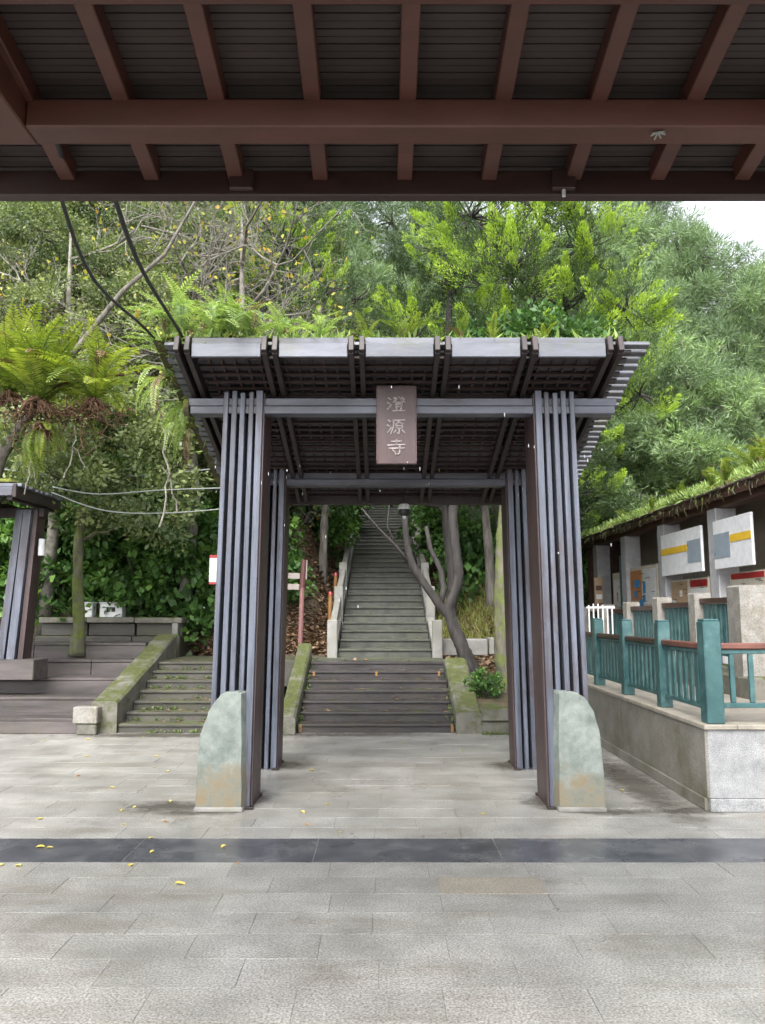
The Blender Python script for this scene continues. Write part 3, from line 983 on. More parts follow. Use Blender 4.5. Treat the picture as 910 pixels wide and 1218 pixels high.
slope_wall('terrace_side_wall', 'thick sloping mossy wall between the timber terrace and the narrow stairs', -3.77, -3.43, 10.2, 13.0, 0.40, 1.18, 'mossy_stone')
blk = thing('end_block', 'pale grey stone block at the foot of the sloping mossy terrace wall', 'stone', (-3.77, 10.12, 0))
MB().box(-0.17, 0.14, -0.08, 0.07, 0.14, 0.35, 0.012).build('cap', 'concrete', blk)
MB().box(-0.12, 0.13, -0.06, 0.07, 0.0, 0.138, 0.012).build('foot', 'mossy_stone', blk)
bw = thing('bench_wall', 'long low mossy stone wall at the top of the timber terrace', 'wall', (-4.7, 13.55, 1.0))
for k in range(3):
    MB().box(-0.41, 0.41, -0.10, 0.25, 0.36, 0.46, 0.012).build('cap_stone', 'mossy_stone', bw, (-0.84 + k * 0.83, 0, random.uniform(-.005, .005)))
    MB().box(-0.40, 0.40, 0.0, 0.22, 0.14, 0.358, 0.012).build('wall_stone', 'step_mossy', bw, (-0.84 + k * 0.83, random.uniform(-.01, .01), 0))
    MB().box(-0.41, 0.41, -0.2, 0.2, -0.4, 0.138, 0.012).build('base_stone', 'step_mossy', bw, (-0.84 + k * 0.83, random.uniform(-.01, .01), 0))
MB().box(-0.05, 0.05, -0.13, 0.0, -0.3, 0.358, 0.01).build('end_post', 'grey_stone', bw, (1.12, 0, 0))

for (x, w, lab) in ((-4.80, 0.40, 'white utility box with a dark double window on the bench wall'),
                    (-5.30, 0.34, 'white utility box partly hidden by the mossy tree trunk')):
    ub = thing('utility_box', lab, 'box', (x, 13.72, 1.455), 0, 'utility boxes on the bench wall')
    MB().box(-w / 2, w / 2, 0, 0.2, 0, 0.25, 0.01).build('casing', 'white_paint', ub)
    MB().box(-w / 2 - 0.015, w / 2 + 0.015, -0.015, 0.21, 0.251, 0.268, 0.004).build('lid', 'white_paint', ub)
    for s in ((-0.042, 0.042) if w > 0.35 else (0.0,)):
        MB().box(s - 0.034, s + 0.034, -0.008, 0.0, 0.10, 0.18, 0.002).build('window', 'dark_glass', ub)

# left pavilion: bundled post on a timber base, corner of a mossy roof
lp = thing('left_pavilion', 'dark timber pavilion cut by the left edge with a bundled post and low roof', 'pavilion', (-5.2, 10.95, 0.7))


def lbox(name, mat, x0, x1, y0, y1, z0, z1, b=0.006):
    return MB().box(x0 + 5.2, x1 + 5.2, y0 - 10.95, y1 - 10.95, z0 - 0.7, z1 - 0.7, b).build(name, mat, lp)


lbox('base_block', 'timber_bench', -6.4, -4.80, 10.78, 11.25, 0.62, 0.90, 0.01)


def lfin(xb, xt, w, y0, y1, mat):
    m = MB()
    vv = [(xb + a * w / 2 + 5.2, y - 10.95, 0.90 - 0.7) for a, y in ((-1, y0), (1, y0), (1, y1), (-1, y1))]
    vv += [(xt + a * w / 2 + 5.2, y - 10.95, 3.0 - 0.7) for a, y in ((-1, y0), (1, y0), (1, y1), (-1, y1))]
    m.add(vv, [(3, 2, 1, 0), (4, 5, 6, 7), (0, 1, 5, 4), (1, 2, 6, 5), (2, 3, 7, 6), (3, 0, 4, 7)])
    m.build('post_board', mat, lp)


lfin(-5.33, -5.18, 0.10, 10.90, 11.1, 'gate_fin')
lfin(-5.18, -5.06, 0.11, 10.88, 11.1, 'gate_fin')
lfin(-5.065, -4.965, 0.07, 10.93, 11.2, 'gate_side')
lfin(-5.25, -5.12, 0.10, 11.1, 11.2, 'gate_dark')
lfin(-6.25, -6.15, 0.13, 10.9, 11.15, 'gate_fin')
for k in range(5):
    lbox('rafter', 'gate_dark', -7.2 + k * 0.55, -7.12 + k * 0.55, 10.13, 11.45, 3.03, 3.12)
lbox('beam', 'gate_dark', -7.4, -4.86, 10.95, 11.1, 2.9, 3.03)
lbox('fascia', 'gate_beam', -7.4, -4.90, 10.07, 10.12, 3.08, 3.2)
lbox('verge_board', 'gate_dark', -4.90, -4.85, 10.07, 11.5, 3.06, 3.24)
for k in range(11):
    y = 10.1 + k * 0.13
    lbox('roof_lath', 'gate_lath', -7.5, -4.80 + random.uniform(-.03, .03), y, y + 0.10, 3.205, 3.24 + random.uniform(0, .012))
lbox('moss_bed', 'moss_mat', -7.4, -4.95, 10.16, 11.4, 3.242, 3.33, 0.05)
ln = thing('wall_lantern', 'small white tube lantern on the left pavilion post', 'lantern', (-4.88, 11.0, 2.35))
MB().tube([(0, 0, 0), (0, 0, 0.24)], 0.045, 12).build('shade', 'white_paint', ln)
MB().tube([(0, 0, 0.24), (0, 0, 0.265)], [0.05, 0.03], 12).build('cap', 'black_plastic', ln)
MB().box(-0.06, -0.03, -0.02, 0.02, 0.08, 0.14, 0.004).build('bracket', 'black_plastic', ln)

# signs
sg_ = thing('notice_sign', 'narrow white notice with red ends on a post left of the gate', 'sign', (-2.66, 12.3, 0.75))
MB().tube([(0.02, 0.03, 0.0), (0.02, 0.03, 1.72)], 0.025, 8).build('post', 'bark_grey', sg_)
MB().box(-0.10, 0.10, -0.012, 0.0, 1.24, 1.70, 0.003).build('panel', 'white_paint', sg_)
MB().box(-0.10, 0.10, -0.016, 0.002, 1.655, 1.703, 0.002).build('red_band', 'red_paint', sg_)
MB().box(-0.10, 0.10, -0.016, 0.002, 1.237, 1.275, 0.002).build('red_band', 'red_paint', sg_)
st_ = thing('stone_stub', 'pale worn stone stub beside the left gate post', 'stone', (-2.42, 12.0, 0.75))
MB().prism([(-.1, -.3), (.12, -.3), (.11, .5), (.03, .58), (-.08, .55), (-.12, .2)], -0.08, 0.1).build('block', 'wall_cap', st_)
pp = thing('pink_signpost', 'faded pink signpost with small red and white arms on the leafy bank', 'signpost', (-1.42, 13.45, 0.95))
MB().tube([(0, 0, -0.1), (0.0, 0, 1.02)], 0.042, 10).build('pole', 'pink_paint', pp)
MB().tube([(0, 0, 1.021), (0.015, 0, 1.50)], 0.05, 10).build('sleeve', 'faded_red', pp)
MB().box(0.052, 0.075, -0.02, 0.02, 1.16, 1.5, 0.003).build('white_strip', 'faded_white', pp)
for k, z in enumerate((1.03, 1.22)):
    MB().box(-0.25, -0.05, -0.012, 0.012, z - 0.05, z + 0.05, 0.003).build('arm', 'faded_white', pp)
    MB().box(-0.42, -0.252, -0.014, 0.014, z - 0.06, z + 0.06, 0.003).build('arm_tip', 'faded_red', pp)
pp.rotation_euler = (R(1), R(1.5), 0)
for (x, y, h, lab) in ((-0.98, 14.4, 0.55, 'short orange marker post behind the stair balustrade, lower one'),
                       (-0.98, 16.0, 0.45, 'short orange marker post behind the stair balustrade, upper one')):
    mk = thing('marker_post', lab, 'post', (x, y, float(terrain(x, y)) + 0.12), 0, 'orange marker posts by the stairs')
    MB().tube([(0, 0, -0.2), (0.01, 0, h)], 0.04, 8).build('shaft', 'brass_strip', mk)
    MB().tube([(0.01, 0, h), (0.01, 0, h + 0.06)], [0.05, 0.03], 8).build('cap', 'red_paint', mk)

# ------------------------------------------------------------------ right: granite wall, railings, walkway
gw = thing('granite_wall', 'low speckled granite wall with a tan cap at the right of the plaza', 'wall', (2.55, 6.27, 0))
for k in range(4):
    y = 0.03 + k * 2.2
    MB().box(0.0, 0.16, y + (0 if k else -0.025), y + 2.196, 0.10, 0.625, 0.004).build('side_panel', 'wall_side', gw)
    MB().box(-0.014, 0.16, y, y + 2.196, 0.0, 0.098, 0.006).build('side_plinth', 'wall_side', gw)
    MB().box(-0.012, 0.25, y - (0.055 if k == 0 else 0), y + 2.197, 0.627, 0.665, 0.006).build('side_cap', 'wall_cap', gw)
for k in range(3):
    x = 0.02 + k * 1.5
    MB().box(x, x + 1.496, 0.0, 0.16, 0.10, 0.625, 0.004).build('front_panel', 'wall_granite', gw)
    MB().box(x - 0.004, x + 1.492, -0.012, 0.15, 0.0, 0.098, 0.006).build('front_plinth', 'wall_granite', gw)
    MB().box(max(x, 0.252), x + 1.497, -0.025, 0.25, 0.627, 0.665, 0.006).build('front_cap', 'wall_cap', gw)
walk = struct(B('raised_walkway', 'walkway_paving', None, 2.72, 14, 6.44, 30, -0.1, 0.645, 0.0))

rl = thing('green_railing', 'teal-painted railing with a brown handrail on the granite wall', 'railing', (2.66, 6.36, 0.665))


def mkpost(x, y, w, h):
    p = MB().box(-w / 2, w / 2, -w / 2, w / 2, 0, h, 0.008).build('post', 'teal_paint', rl, (x, y, 0))
    MB().box(-w / 2 + .008, w / 2 - .008, -w / 2 + .008, w / 2 - .008, 0, 0.018, 0.005).build('post_cap', 'teal_paint', p, (0, 0, h + 0.001))


mkpost(0, 0, 0.14, 0.81)
YP = [0, 1.06, 2.16, 3.26, 4.36, 5.5, 6.6]
for k, y in enumerate(YP[1:]):
    mkpost(0, y, 0.115, 0.79)
balm = MB().box(-0.011, 0.011, -0.034, 0.034, 0.13, 0.575, 0.003).mesh('baluster', 'teal_paint')
for a, b in zip(YP[:-1], YP[1:]):
    MB().box(-0.035, 0.035, a + 0.072, b - 0.06, 0.578, 0.63, 0.01).build('handrail', 'handrail_red' if a == 0 else 'handrail_dark', rl)
    MB().box(-0.022, 0.022, a + 0.072, b - 0.06, 0.545, 0.576, 0.004).build('top_rail', 'teal_paint', rl)
    MB().box(-0.022, 0.022, a + 0.072, b - 0.06, 0.095, 0.128, 0.004).build('bottom_rail', 'teal_paint', rl)
    n_ = int((b - a - 0.15) / 0.118)
    for q in range(n_):
        obj('baluster', balm, rl, (0.0, a + 0.135 + q * (b - a - 0.26) / max(1, n_ - 1), 0), (0, 0, random.uniform(-.02, .02)))
balm2 = MB().box(-0.02, 0.02, -0.014, 0.014, 0.16, 0.545, 0.004).mesh('baluster', 'teal_paint')
for k in range(3):
    xa = 0.072 + k * 1.5
    MB().box(xa, xa + 1.43, -0.04, 0.04, 0.585, 0.635, 0.01).build('handrail', 'handrail_red', rl)
    MB().box(xa, xa + 1.43, -0.02, 0.02, 0.548, 0.583, 0.004).build('top_rail', 'teal_paint', rl)
    MB().box(xa, xa + 1.43, -0.02, 0.02, 0.12, 0.158, 0.004).build('bottom_rail', 'teal_paint', rl)
    for q in range(9):
        obj('baluster', balm2, rl, (xa + 0.10 + q * 0.155, 0, 0))
    mkpost(xa + 1.47, 0, 0.115, 0.79)

# second railing: concrete posts, dark handrail, teal pickets, on a mossy stone kerb
r2 = thing('picket_railing', 'teal picket railing between rough concrete posts on the walkway behind', 'railing', (4.0, 8.5, 0.64))
Y2 = [-0.02, 1.28, 2.6, 3.98, 5.3, 6.6, 8.0]
ZT = [1.20, 1.15, 1.12, 1.07, 1.04, 1.01, 0.98]
for k, (y, zt) in enumerate(zip(Y2, ZT)):
    w = 0.17 if k == 0 else 0.11
    m = MB()
    m.prism([(-w, 0), (w, 0), (w * 0.97, zt * 0.6), (w * 0.95, zt - 0.02), (w * 0.8, zt), (-w * 0.8, zt), (-w * 0.95, zt - 0.02), (-w * 0.97, zt * .6)], -w * 0.9, w * 0.9)
    m.build('post', 'concrete', r2, (0.0, y, 0))
pk = MB().box(-0.012, 0.012, -0.03, 0.03, 0.36, 0.0, 0.0)
for a, b, za, zb in zip(Y2[:-1], Y2[1:], ZT[:-1], ZT[1:]):
    zm = (za + zb) / 2 - 0.13
    MB().box(-0.05, 0.05, a + 0.16, b - 0.105, zm - 0.035, zm + 0.035, 0.01).build('handrail', 'handrail_dark', r2)
    MB().box(-0.02, 0.02, a + 0.16, b - 0.105, 0.40, 0.44, 0.004).build('bottom_rail', 'teal_paint', r2)
    for q in range(8):
        y = a + 0.23 + q * (b - a - 0.4) / 7
        MB().box(-0.01, 0.01, y - 0.045, y + 0.045, 0.44, zm - 0.037, 0.003).build('picket', 'teal_paint', r2)
for k in range(8):
    MB().box(-0.2, 0.2, 0, 0.98, -0.02, 0.26 + random.uniform(-.03, .03), 0.02).build('kerb_stone', 'mossy_stone', r2, (0.02, -0.35 + k * 1.0, 0))

# white gate railing far along the walkway
wr = thing('white_railing', 'small white bar railing at the far end of the walkway', 'railing', (3.35, 12.6, 0.64))
for k in range(6):
    MB().tube([(k * 0.075, 0, 0), (k * 0.075, 0, 1.02 + 0.03 * math.sin(k))], 0.013, 6).build('bar', 'white_paint', wr)
MB().tube([(-0.04, 0, 0.98), (0.42, 0, 0.98)], 0.018, 6).build('top_rail', 'white_paint', wr)
MB().tube([(-0.04, 0, 0.3), (0.42, 0, 0.3)], 0.016, 6).build('bottom_rail', 'white_paint', wr)

# shop pavilion on the right
sh = thing('shop_pavilion', 'open timber notice pavilion with stone pillars and an overgrown shingle roof', 'building', (5.2, 14, 0.645))
SX, SY, SZ = 5.2, 14.0, 0.645


def sbox(name, mat, x0, x1, y0, y1, z0, z1, b=0.008, parent=None):
    return MB().box(x0 - SX, x1 - SX, y0 - SY, y1 - SY, z0 - SZ, z1 - SZ, b).build(name, mat, parent or sh)


for y in (9.75, 11.75, 13.95, 16.15, 18.3):
    sbox('pillar', 'pillar_stone', 5.05, 5.37, y - 0.16, y + 0.16, 0.645, 3.12, 0.015)
sbox('eave_beam', 'brown_wood', 5.10, 5.32, 8.0, 19.6, 3.12, 3.28)
sbox('back_wall', 'cream_print', 6.3, 6.42, 8.0, 19.44, 0.645, 3.72)
sbox('end_wall', 'brown_wood', 5.2, 8.19, 19.45, 19.6, 0.645, 3.6)
RP = 0.42        # roof pitch, rising away from the path
for k in range(20):
    y = 8.1 + k * 0.60
    MB().box(-0.18, 3.4, -0.03, 0.03, 0, 0.09, 0.004, Matrix.Translation((5.2 - SX, y - SY, 3.30 - SZ)) @ Matrix.Rotation(-math.atan(RP), 4, 'Y')).build('rafter', 'brown_wood', sh)
deck = MB().box(-0.26, 3.5, 7.9 - SY, 19.8 - SY, 0.092, 0.13, 0, Matrix.Translation((5.2 - SX, 0, 3.30 - SZ)) @ Matrix.Rotation(-math.atan(RP), 4, 'Y'))
deck.build('roof_deck', 'brown_wood', sh)
rot_s = -math.atan(RP)
shm = MB().box(-0.17, 0.17, -0.142, 0.142, 0, 0.028, 0.004).mesh('shingle', 'shingle')
cnt = 0
for c in range(5):
    for k in range(40):
        t = -0.20 + c * 0.26 + random.uniform(-.04, .04)
        y = 8.05 + k * 0.295 + (0.14 if c % 2 else 0)
        xx, zz = 5.2 + t * math.cos(rot_s), 3.30 - t * math.sin(rot_s)
        zz += 0.137 * math.cos(rot_s) + 0.0
        obj('shingle', shm, sh, (xx - SX, y - SY, zz - SZ + 0.012), (random.uniform(-.03, .03), rot_s + 0.07 + random.uniform(-.03, .03), random.uniform(-.03, .03)))
drip = MB().box(-0.27, -0.22, 7.9 - SY, 19.8 - SY, 0.0, 0.085, 0.004, Matrix.Translation((5.2 - SX, 0, 3.30 - SZ)) @ Matrix.Rotation(rot_s, 4, 'Y'))
drip.build('eave_board', 'brown_wood', sh)
mo = MB()
for j in range(60):
    for i in range(15):
        t = -0.16 + i * 0.27
        y = 8.0 + j * 0.2
        bz = 0.19 + 0.07 * math.sin(i * 1.9 + j * 0.7) * math.sin(j * 0.45 + 1)
        if i in (0, 14) or j in (0, 59):
            bz = 0.12
        mo.v.append((5.2 + t * math.cos(rot_s) - SX, y - SY, 3.30 - t * math.sin(rot_s) + bz - SZ))
for j in range(59):
    for i in range(14):
        a = j * 15 + i
        mo.f.append((a, a + 1, a + 16, a + 15))
mo.build('moss_bed', 'moss_mat', sh, smooth=True)

st = MB()
for k in range(230):
    y = random.uniform(8.0, 19.7)
    t = random.uniform(-.38, -.25)
    xx, zz = 5.2 + t * math.cos(rot_s) - SX, 3.30 - t * math.sin(rot_s) + random.uniform(.08, .16) - SZ
    l = random.uniform(.03, .13) * (1 if random.random() < .7 else 1.8)
    st.tube([(xx, y - SY, zz), (xx - .02, y - SY + random.uniform(-.04, .04), zz - l * .5), (xx - random.uniform(-.02, .03), y - SY + random.uniform(-.06, .06), zz - l)], [random.uniform(.005, .014), .007, .003], 4)
stuff(st.build('hanging_roots', 'bark_mossy', sh))
# white panels hanging between the pillars
for (ya, yb, gy, lab) in ((12.0, 13.75, 0, 'white hanging panel with a yellow stripe between the shop pillars, farther one'),
                          (10.35, 11.55, 1, 'white hanging panel with a yellow stripe at the right edge of the picture')):
    pn = thing('hanging_sign', lab, 'sign', (5.0, ya, 2.18), 0, 'white panels in the shop pavilion')
    w = yb - ya
    MB().box(-0.02, 0.02, 0, w, 0, 0.72, 0.006).build('board', 'pale_panel', pn)
    ga, gb = (0.02, 0.55) if gy == 0 else (w - 0.55, w - 0.02)
    MB().box(-0.026, -0.021, ga, gb, 0.16, 0.52, 0.001).build('grey_field', 'grey_print', pn)
    ga, gb = (0.56, w - 0.01) if gy == 0 else (0.01, w - 0.56)
    MB().box(-0.026, -0.021, ga, gb, 0.36, 0.47, 0.001).build('yellow_stripe', 'yellow_print', pn)
rp_ = thing('red_post', 'narrow red upright post beside the shop pillar', 'post', (5.16, 11.98, 0.645))
MB().box(-0.05, 0.05, -0.05, 0.05, 0, 2.2, 0.006).build('shaft', 'red_paint', rp_)
MB().box(-0.07, 0.07, -0.07, 0.07, 0, 0.08, 0.006).build('foot', 'red_paint', rp_)


def poster(lab, x, ya, yb, z0, z1, bits, lines=True, name='poster_board', face=-1):
    p = thing(name, lab, 'poster', (x, ya, z0), 0, 'posters in the shop pavilion')
    MB().box(-0.015, 0.015, 0, yb - ya, 0, z1 - z0, 0.004).build('board', 'cream_print', p)
    for (a, b, c, d, m) in bits:
        MB().box(-0.021, -0.016, a * (yb - ya), b * (yb - ya), c * (z1 - z0), d * (z1 - z0), 0.001).build('print', m, p)
    tl, pc = MB(), MB()
    W_, H_ = yb - ya, z1 - z0
    for k in range(26):
        a, c = random.uniform(.06, .75), random.uniform(.06, .92)
        tl.box(-0.0245, -0.022, a * W_, (a + random.uniform(.06, .2)) * W_, c * H_, c * H_ + random.uniform(.006, .014))
    for k in range(7):
        a, c = random.uniform(.06, .72), random.uniform(.06, .75)
        pc.box(-0.0235, -0.0215, a * W_, (a + random.uniform(.08, .22)) * W_, c * H_, (c + random.uniform(.06, .16)) * H_)
    stuff(tl.build('text_lines', 'black_plastic', p))
    stuff(pc.build('pictures', random.choice(('grey_print', 'white_paint', 'orange_print', 'blue_print')), p))
    return p


poster('large map board with an orange and blue picture left of the second pillar', 5.14, 14.4, 16.0, 0.95, 2.45,
       [(.55, .97, .55, .95, 'orange_print'), (.55, .97, .40, .53, 'tan_print'), (.55, .97, .30, .38, 'yellow_print'), (.55, .97, .05, .28, 'blue_print'),
        (.05, .48, .5, .95, 'white_paint'), (.10, .25, .3, .42, 'red_paint'), (.3, .45, .1, .3, 'white_paint'), (.28, .44, .34, .46, 'tan_print')])
poster('narrow pale poster beside the teal post in the shop pavilion', 5.14, 16.35, 17.2, 0.95, 2.4,
       [(.1, .9, .5, .9, 'white_paint'), (.2, .6, .25, .45, 'red_paint')])
poster('blue and white shop poster under the farther hanging panel', 5.14, 12.95, 13.75, 1.1, 2.1,
       [(.05, .95, .62, .97, 'tan_print'), (.05, .95, .25, .58, 'blue_print'), (.1, .5, .03, .22, 'white_paint')])
poster('red and white shop poster next to the red post', 5.14, 12.15, 12.9, 1.1, 2.1,
       [(.05, .95, .86, .97, 'red_paint'), (.05, .95, .2, .83, 'white_paint'), (.1, .4, .5, .75, 'tan_print'), (.5, .9, .3, .6, 'grey_print'), (.2, .7, .05, .3, 'white_paint')])
poster('white notice box low under the right hanging panel', 5.14, 10.3, 11.4, 1.45, 2.12,
       [(.05, .95, .85, .97, 'red_paint'), (.12, .85, .08, .66, 'white_paint'), (.3, .6, .2, .5, 'orange_print')])
poster('pale blue notice low behind the concrete post at the right edge', 5.14, 9.3, 10.2, 0.7, 1.4,
       [(.05, .95, .1, .4, 'white_paint'), (.05, .95, .5, .9, 'blue_print')])
tp = thing('teal_post', 'slim teal upright post beside the large map board', 'post', (5.12, 16.42, 0.645))
MB().box(-0.06, 0.06, -0.06, 0.06, 0, 2.1, 0.006).build('shaft', 'teal_paint', tp)
MB().box(-0.08, 0.08, -0.08, 0.08, 0, 0.06, 0.006).build('foot', 'teal_paint', tp)
tt = thing('totem_board', 'tall narrow brown and white board in the dark end of the shop pavilion', 'sign', (5.0, 17.9, 0.645))
MB().box(-0.1, 0.1, -0.03, 0.03, 0, 1.7, 0.006).build('board', 'tan_print', tt)
for k in range(7):
    MB().box(-0.07, 0.07, -0.036, -0.031, 0.2 + k * 0.2, 0.31 + k * 0.2, 0.001).build('print', 'white_paint' if k % 2 else 'brown_wood', tt)

# ------------------------------------------------------------------ cables
def cable(label, pts, r, mat, sag=0.0, n=20):
    pts = [Vector(p) for p in pts]
    out = []
    for i in range(n + 1):
        u = i / n * (len(pts) - 1)
        k = min(int(u), len(pts) - 2)
        t = u - k
        p0, p1, p2, p3 = pts[max(k - 1, 0)], pts[k], pts[k + 1], pts[min(k + 2, len(pts) - 1)]
        out.append(0.5 * (2 * p1 + (p2 - p0) * t + (2 * p0 - 5 * p1 + 4 * p2 - p3) * t * t + (3 * p1 - p0 - 3 * p2 + p3) * t ** 3))
    return tag(MB().tube(out, r, 6).build('cable', mat, smooth=True), label, 'cable')


cable('left one of the two black cables from the overhead roof to the gate corner', [(-1.26, 2.72, 3.36), (-1.32, 2.95, 3.41), (-1.53, 3.45, 3.50), (-1.78, 4.55, 3.58), (-1.88, 5.9, 3.78), (-1.80, 6.3, 3.66)], 0.011, 'cable_black')
cable('right one of the two black cables from the overhead roof to the gate corner', [(-1.12, 3.10, 3.33), (-1.22, 3.3, 3.42), (-1.44, 4.4, 3.58), (-1.60, 5.85, 3.74), (-1.60, 6.1, 3.68)], 0.013, 'cable_black')
cable('pale wire sagging across the trees at the left, upper one', [(-7, 13, 4.05), (-5.4, 13, 3.85), (-4.0, 13, 3.88), (-2.3, 13, 4.05)], 0.011, 'cable_pale')
cable('pale wire sagging across the trees at the left, middle one', [(-4.6, 10.6, 3.28), (-4.1, 11, 3.24), (-3.3, 11.5, 3.38), (-2.2, 12, 3.50)], 0.010, 'cable_pale')
cable('pale wire sagging across the trees at the left, lowest one', [(-4.6, 10.6, 3.2), (-4.0, 11, 3.0), (-3.2, 11.5, 3.03), (-2.1, 12, 3.2)], 0.009, 'cable_pale')

# ------------------------------------------------------------------ vegetation
def rdir(n):
    return norm(rng.normal(size=(n, 3)))


def tufts_flame(c, ax, nl, length=0.55, rad=0.13, leaf_l=0.085, bright=0.3):
    """upright flame-shaped sprays, the young tips lighter"""
    n = len(c)
    size = rng.uniform(0.6, 1.35, (n, 1, 1))
    t = rng.uniform(0, 1, (n, nl, 1)) ** 0.8
    a = ax[:, None, :]
    rv = rng.normal(size=(n, nl, 3))
    rv = norm(rv - a * (rv * a).sum(-1, keepdims=True))
    rr = rad * size * np.sqrt(rng.uniform(0.05, 1, (n, nl, 1))) * (1.05 - t) ** 0.7 * 1.3
    pos = c[:, None, :] + a * (t - 0.35) * length * size + rv * rr
    d = a * rng.uniform(0.7, 1.2, (n, nl, 1)) + rv * rng.uniform(0.3, 1.0, (n, nl, 1)) + np.array([0, 0, 0.25])
    base = np.where(rng.uniform(size=(n, 1)) < bright, rng.uniform(0.45, 0.75, (n, 1)), rng.uniform(0.05, 0.45, (n, 1)))
    tint = base + 0.38 * t[..., 0] * (base > 0.4) + 0.18 * t[..., 0] + rng.normal(0, 0.07, (n, nl))
    ll = leaf_l * rng.uniform(0.6, 1.3, (n, nl))
    return pos.reshape(-1, 3), d.reshape(-1, 3), ll.reshape(-1), tint.reshape(-1)


def tufts_round(c, ax, nl, rad=0.33, leaf_l=0.11, droop=0.2, tone=(0.1, 0.75), flat=0.7, outward=0.6):
    n = len(c)
    size = rng.uniform(0.6, 1.4, (n, 1, 1))
    rv = norm(rng.normal(size=(n, nl, 3)))
    q = rng.uniform(0.1, 1, (n, nl, 1)) ** 0.5
    pos = c[:, None, :] + rv * q * rad * size * np.array([1, 1, flat])
    d = rv * outward + ax[:, None, :] * 0.35 + rng.normal(size=(n, nl, 3)) * 0.45 + np.array([0, 0, -droop])
    tint = rng.uniform(tone[0], tone[1], (n, 1)) + rng.normal(0, 0.11, (n, nl))
    ll = leaf_l * rng.uniform(0.6, 1.35, (n, nl))
    return pos.reshape(-1, 3), d.reshape(-1, 3), ll.reshape(-1), tint.reshape(-1)


def bez(p0, p1, bend, n=6, jit=0.04):
    p0, p1 = np.asarray(p0, float), np.asarray(p1, float)
    L_ = np.linalg.norm(p1 - p0)
    out = []
    for i in range(n + 1):
        t = i / n
        p = p0 * (1 - t) + p1 * t + np.array(bend) * 4 * t * (1 - t)
        if 0 < i < n:
            p = p + rng.normal(size=3) * jit * L_
        out.append(tuple(p))
    return out


def lumpy(mb, path, rad, n=14, sub=7):
    """trunk with knots and ridges: many rings, each vertex pushed in or out"""
    P, Rr = np.array(path, float), np.array(rad, float)
    m = len(P)
    u = np.linspace(0, m - 1, (m - 1) * sub + 1)
    Q = np.stack([np.interp(u, np.arange(m), P[:, k]) for k in range(3)], 1)
    for _ in range(4):
        Q[1:-1] = (Q[:-2] + 2 * Q[1:-1] + Q[2:]) / 4
    r2 = np.interp(u, np.arange(m), Rr)
    o = len(mb.v)
    mb.tube([tuple(x) for x in Q], list(r2), n)
    ph = rng.uniform(0, 6, 5)
    for i in range(len(Q)):
        for k in range(n):
            a = 6.2832 * k / n
            z = Q[i, 2]
            f = 1 + .10 * math.sin(3 * a + ph[0] + z * 1.1) + .09 * math.sin(2 * a - z * 4.3 + ph[1]) * math.sin(z * 3.1 + ph[2]) + rng.normal(0, .045)
            x = mb.v[o + i * n + k]
            mb.v[o + i * n + k] = tuple(Q[i] + (np.array(x) - Q[i]) * f)


def crown_tree(name, label, cat, loc, path, trad, blobs, style, ntuft, nl, bark, leafmat, group=None, ratio=0.2, limb_r=0.06,
               twigs=True, shell=0.45, **kw):
    """trunk + limbs reaching into leaf blobs; each blob is (x, y, z, rx, ry, rz)"""
    t = thing(name, label, cat, loc, 0, group)
    mb = MB()
    lumpy(mb, path, trad)
    P = np.array(path)
    cs, axs = [], []
    vol = np.array([b[3] * b[4] * b[5] for b in blobs]) ** 0.67
    for b, w in zip(blobs, vol / vol.sum()):
        c, r_ = np.array(b[:3]), np.array(b[3:])
        lower = P[P[:, 2] <= c[2] - 0.1 * r_[2]]
        k = np.argmin(np.linalg.norm(P - c, axis=1) + np.maximum(0, P[:, 2] - c[2] + 0.3) * 2)
        mb.tube(bez(P[k], c, (0, 0, -0.06 * np.linalg.norm(P[k] - c)), 5, 0.05), np.linspace(limb_r, limb_r * 0.4, 6), 6)
        m = max(3, int(ntuft * w))
        d = rdir(m)
        q = rng.uniform(shell ** 3, 1, (m, 1)) ** (1 / 3)
        pts = c + d * q * r_
        if twigs:
            for p in pts[::2]:
                mb.tube(bez(c, p, (0, 0, 0.03), 3, 0.06), [limb_r * 0.38, limb_r * 0.28, limb_r * 0.2, limb_r * 0.08], 4, False)
        cs.append(pts)
        out = norm(d * np.array([1, 1, 0.6]) + np.array([0, 0, 0.75]))
        axs.append(out)
    mb.build('trunk', bark, t, smooth=True)
    cs, axs = np.concatenate(cs), np.concatenate(axs)
    pos, ax, ll, ti = style(cs, axs, nl, **kw)
    obj('crown', leaf_mesh('crown', pos, ax, ll, ratio, ti, leafmat), t)
    return t


def copy_tree(src, label, loc, rz, sc, group=None):
    c = src.copy()
    COL.objects.link(c)
    c.location = loc
    c.rotation_euler = (0, 0, rz)
    c.scale = (sc, sc, sc) if not hasattr(sc, '__len__') else sc
    c['label'] = label
    if group:
        c['group'] = group
    for ch in src.children:
        d = ch.copy()
        COL.objects.link(d)
        d.parent = c
    return c


def gen_blobs(n, h0, h1, rad, size, top=0.3, seed=0):
    r_ = np.random.default_rng(seed)
    out = []
    for k in range(n):
        u = (k + 0.5) / n
        z = h0 + (h1 - h0) * u
        R_ = rad * (1 - (1 - top) * u ** 1.4)
        a = k * 2.4 + r_.uniform(-0.5, 0.5)
        q = R_ * r_.uniform(0.45, 1.0)
        s = size * r_.uniform(0.75, 1.25) * (1.15 - 0.4 * u)
        out.append((q * math.cos(a), q * math.sin(a), z + r_.uniform(-.2, .2), s * 1.15, s * 1.15, s * 0.8))
    return out


def gz_(x, y):
    return float(terrain(x, y))


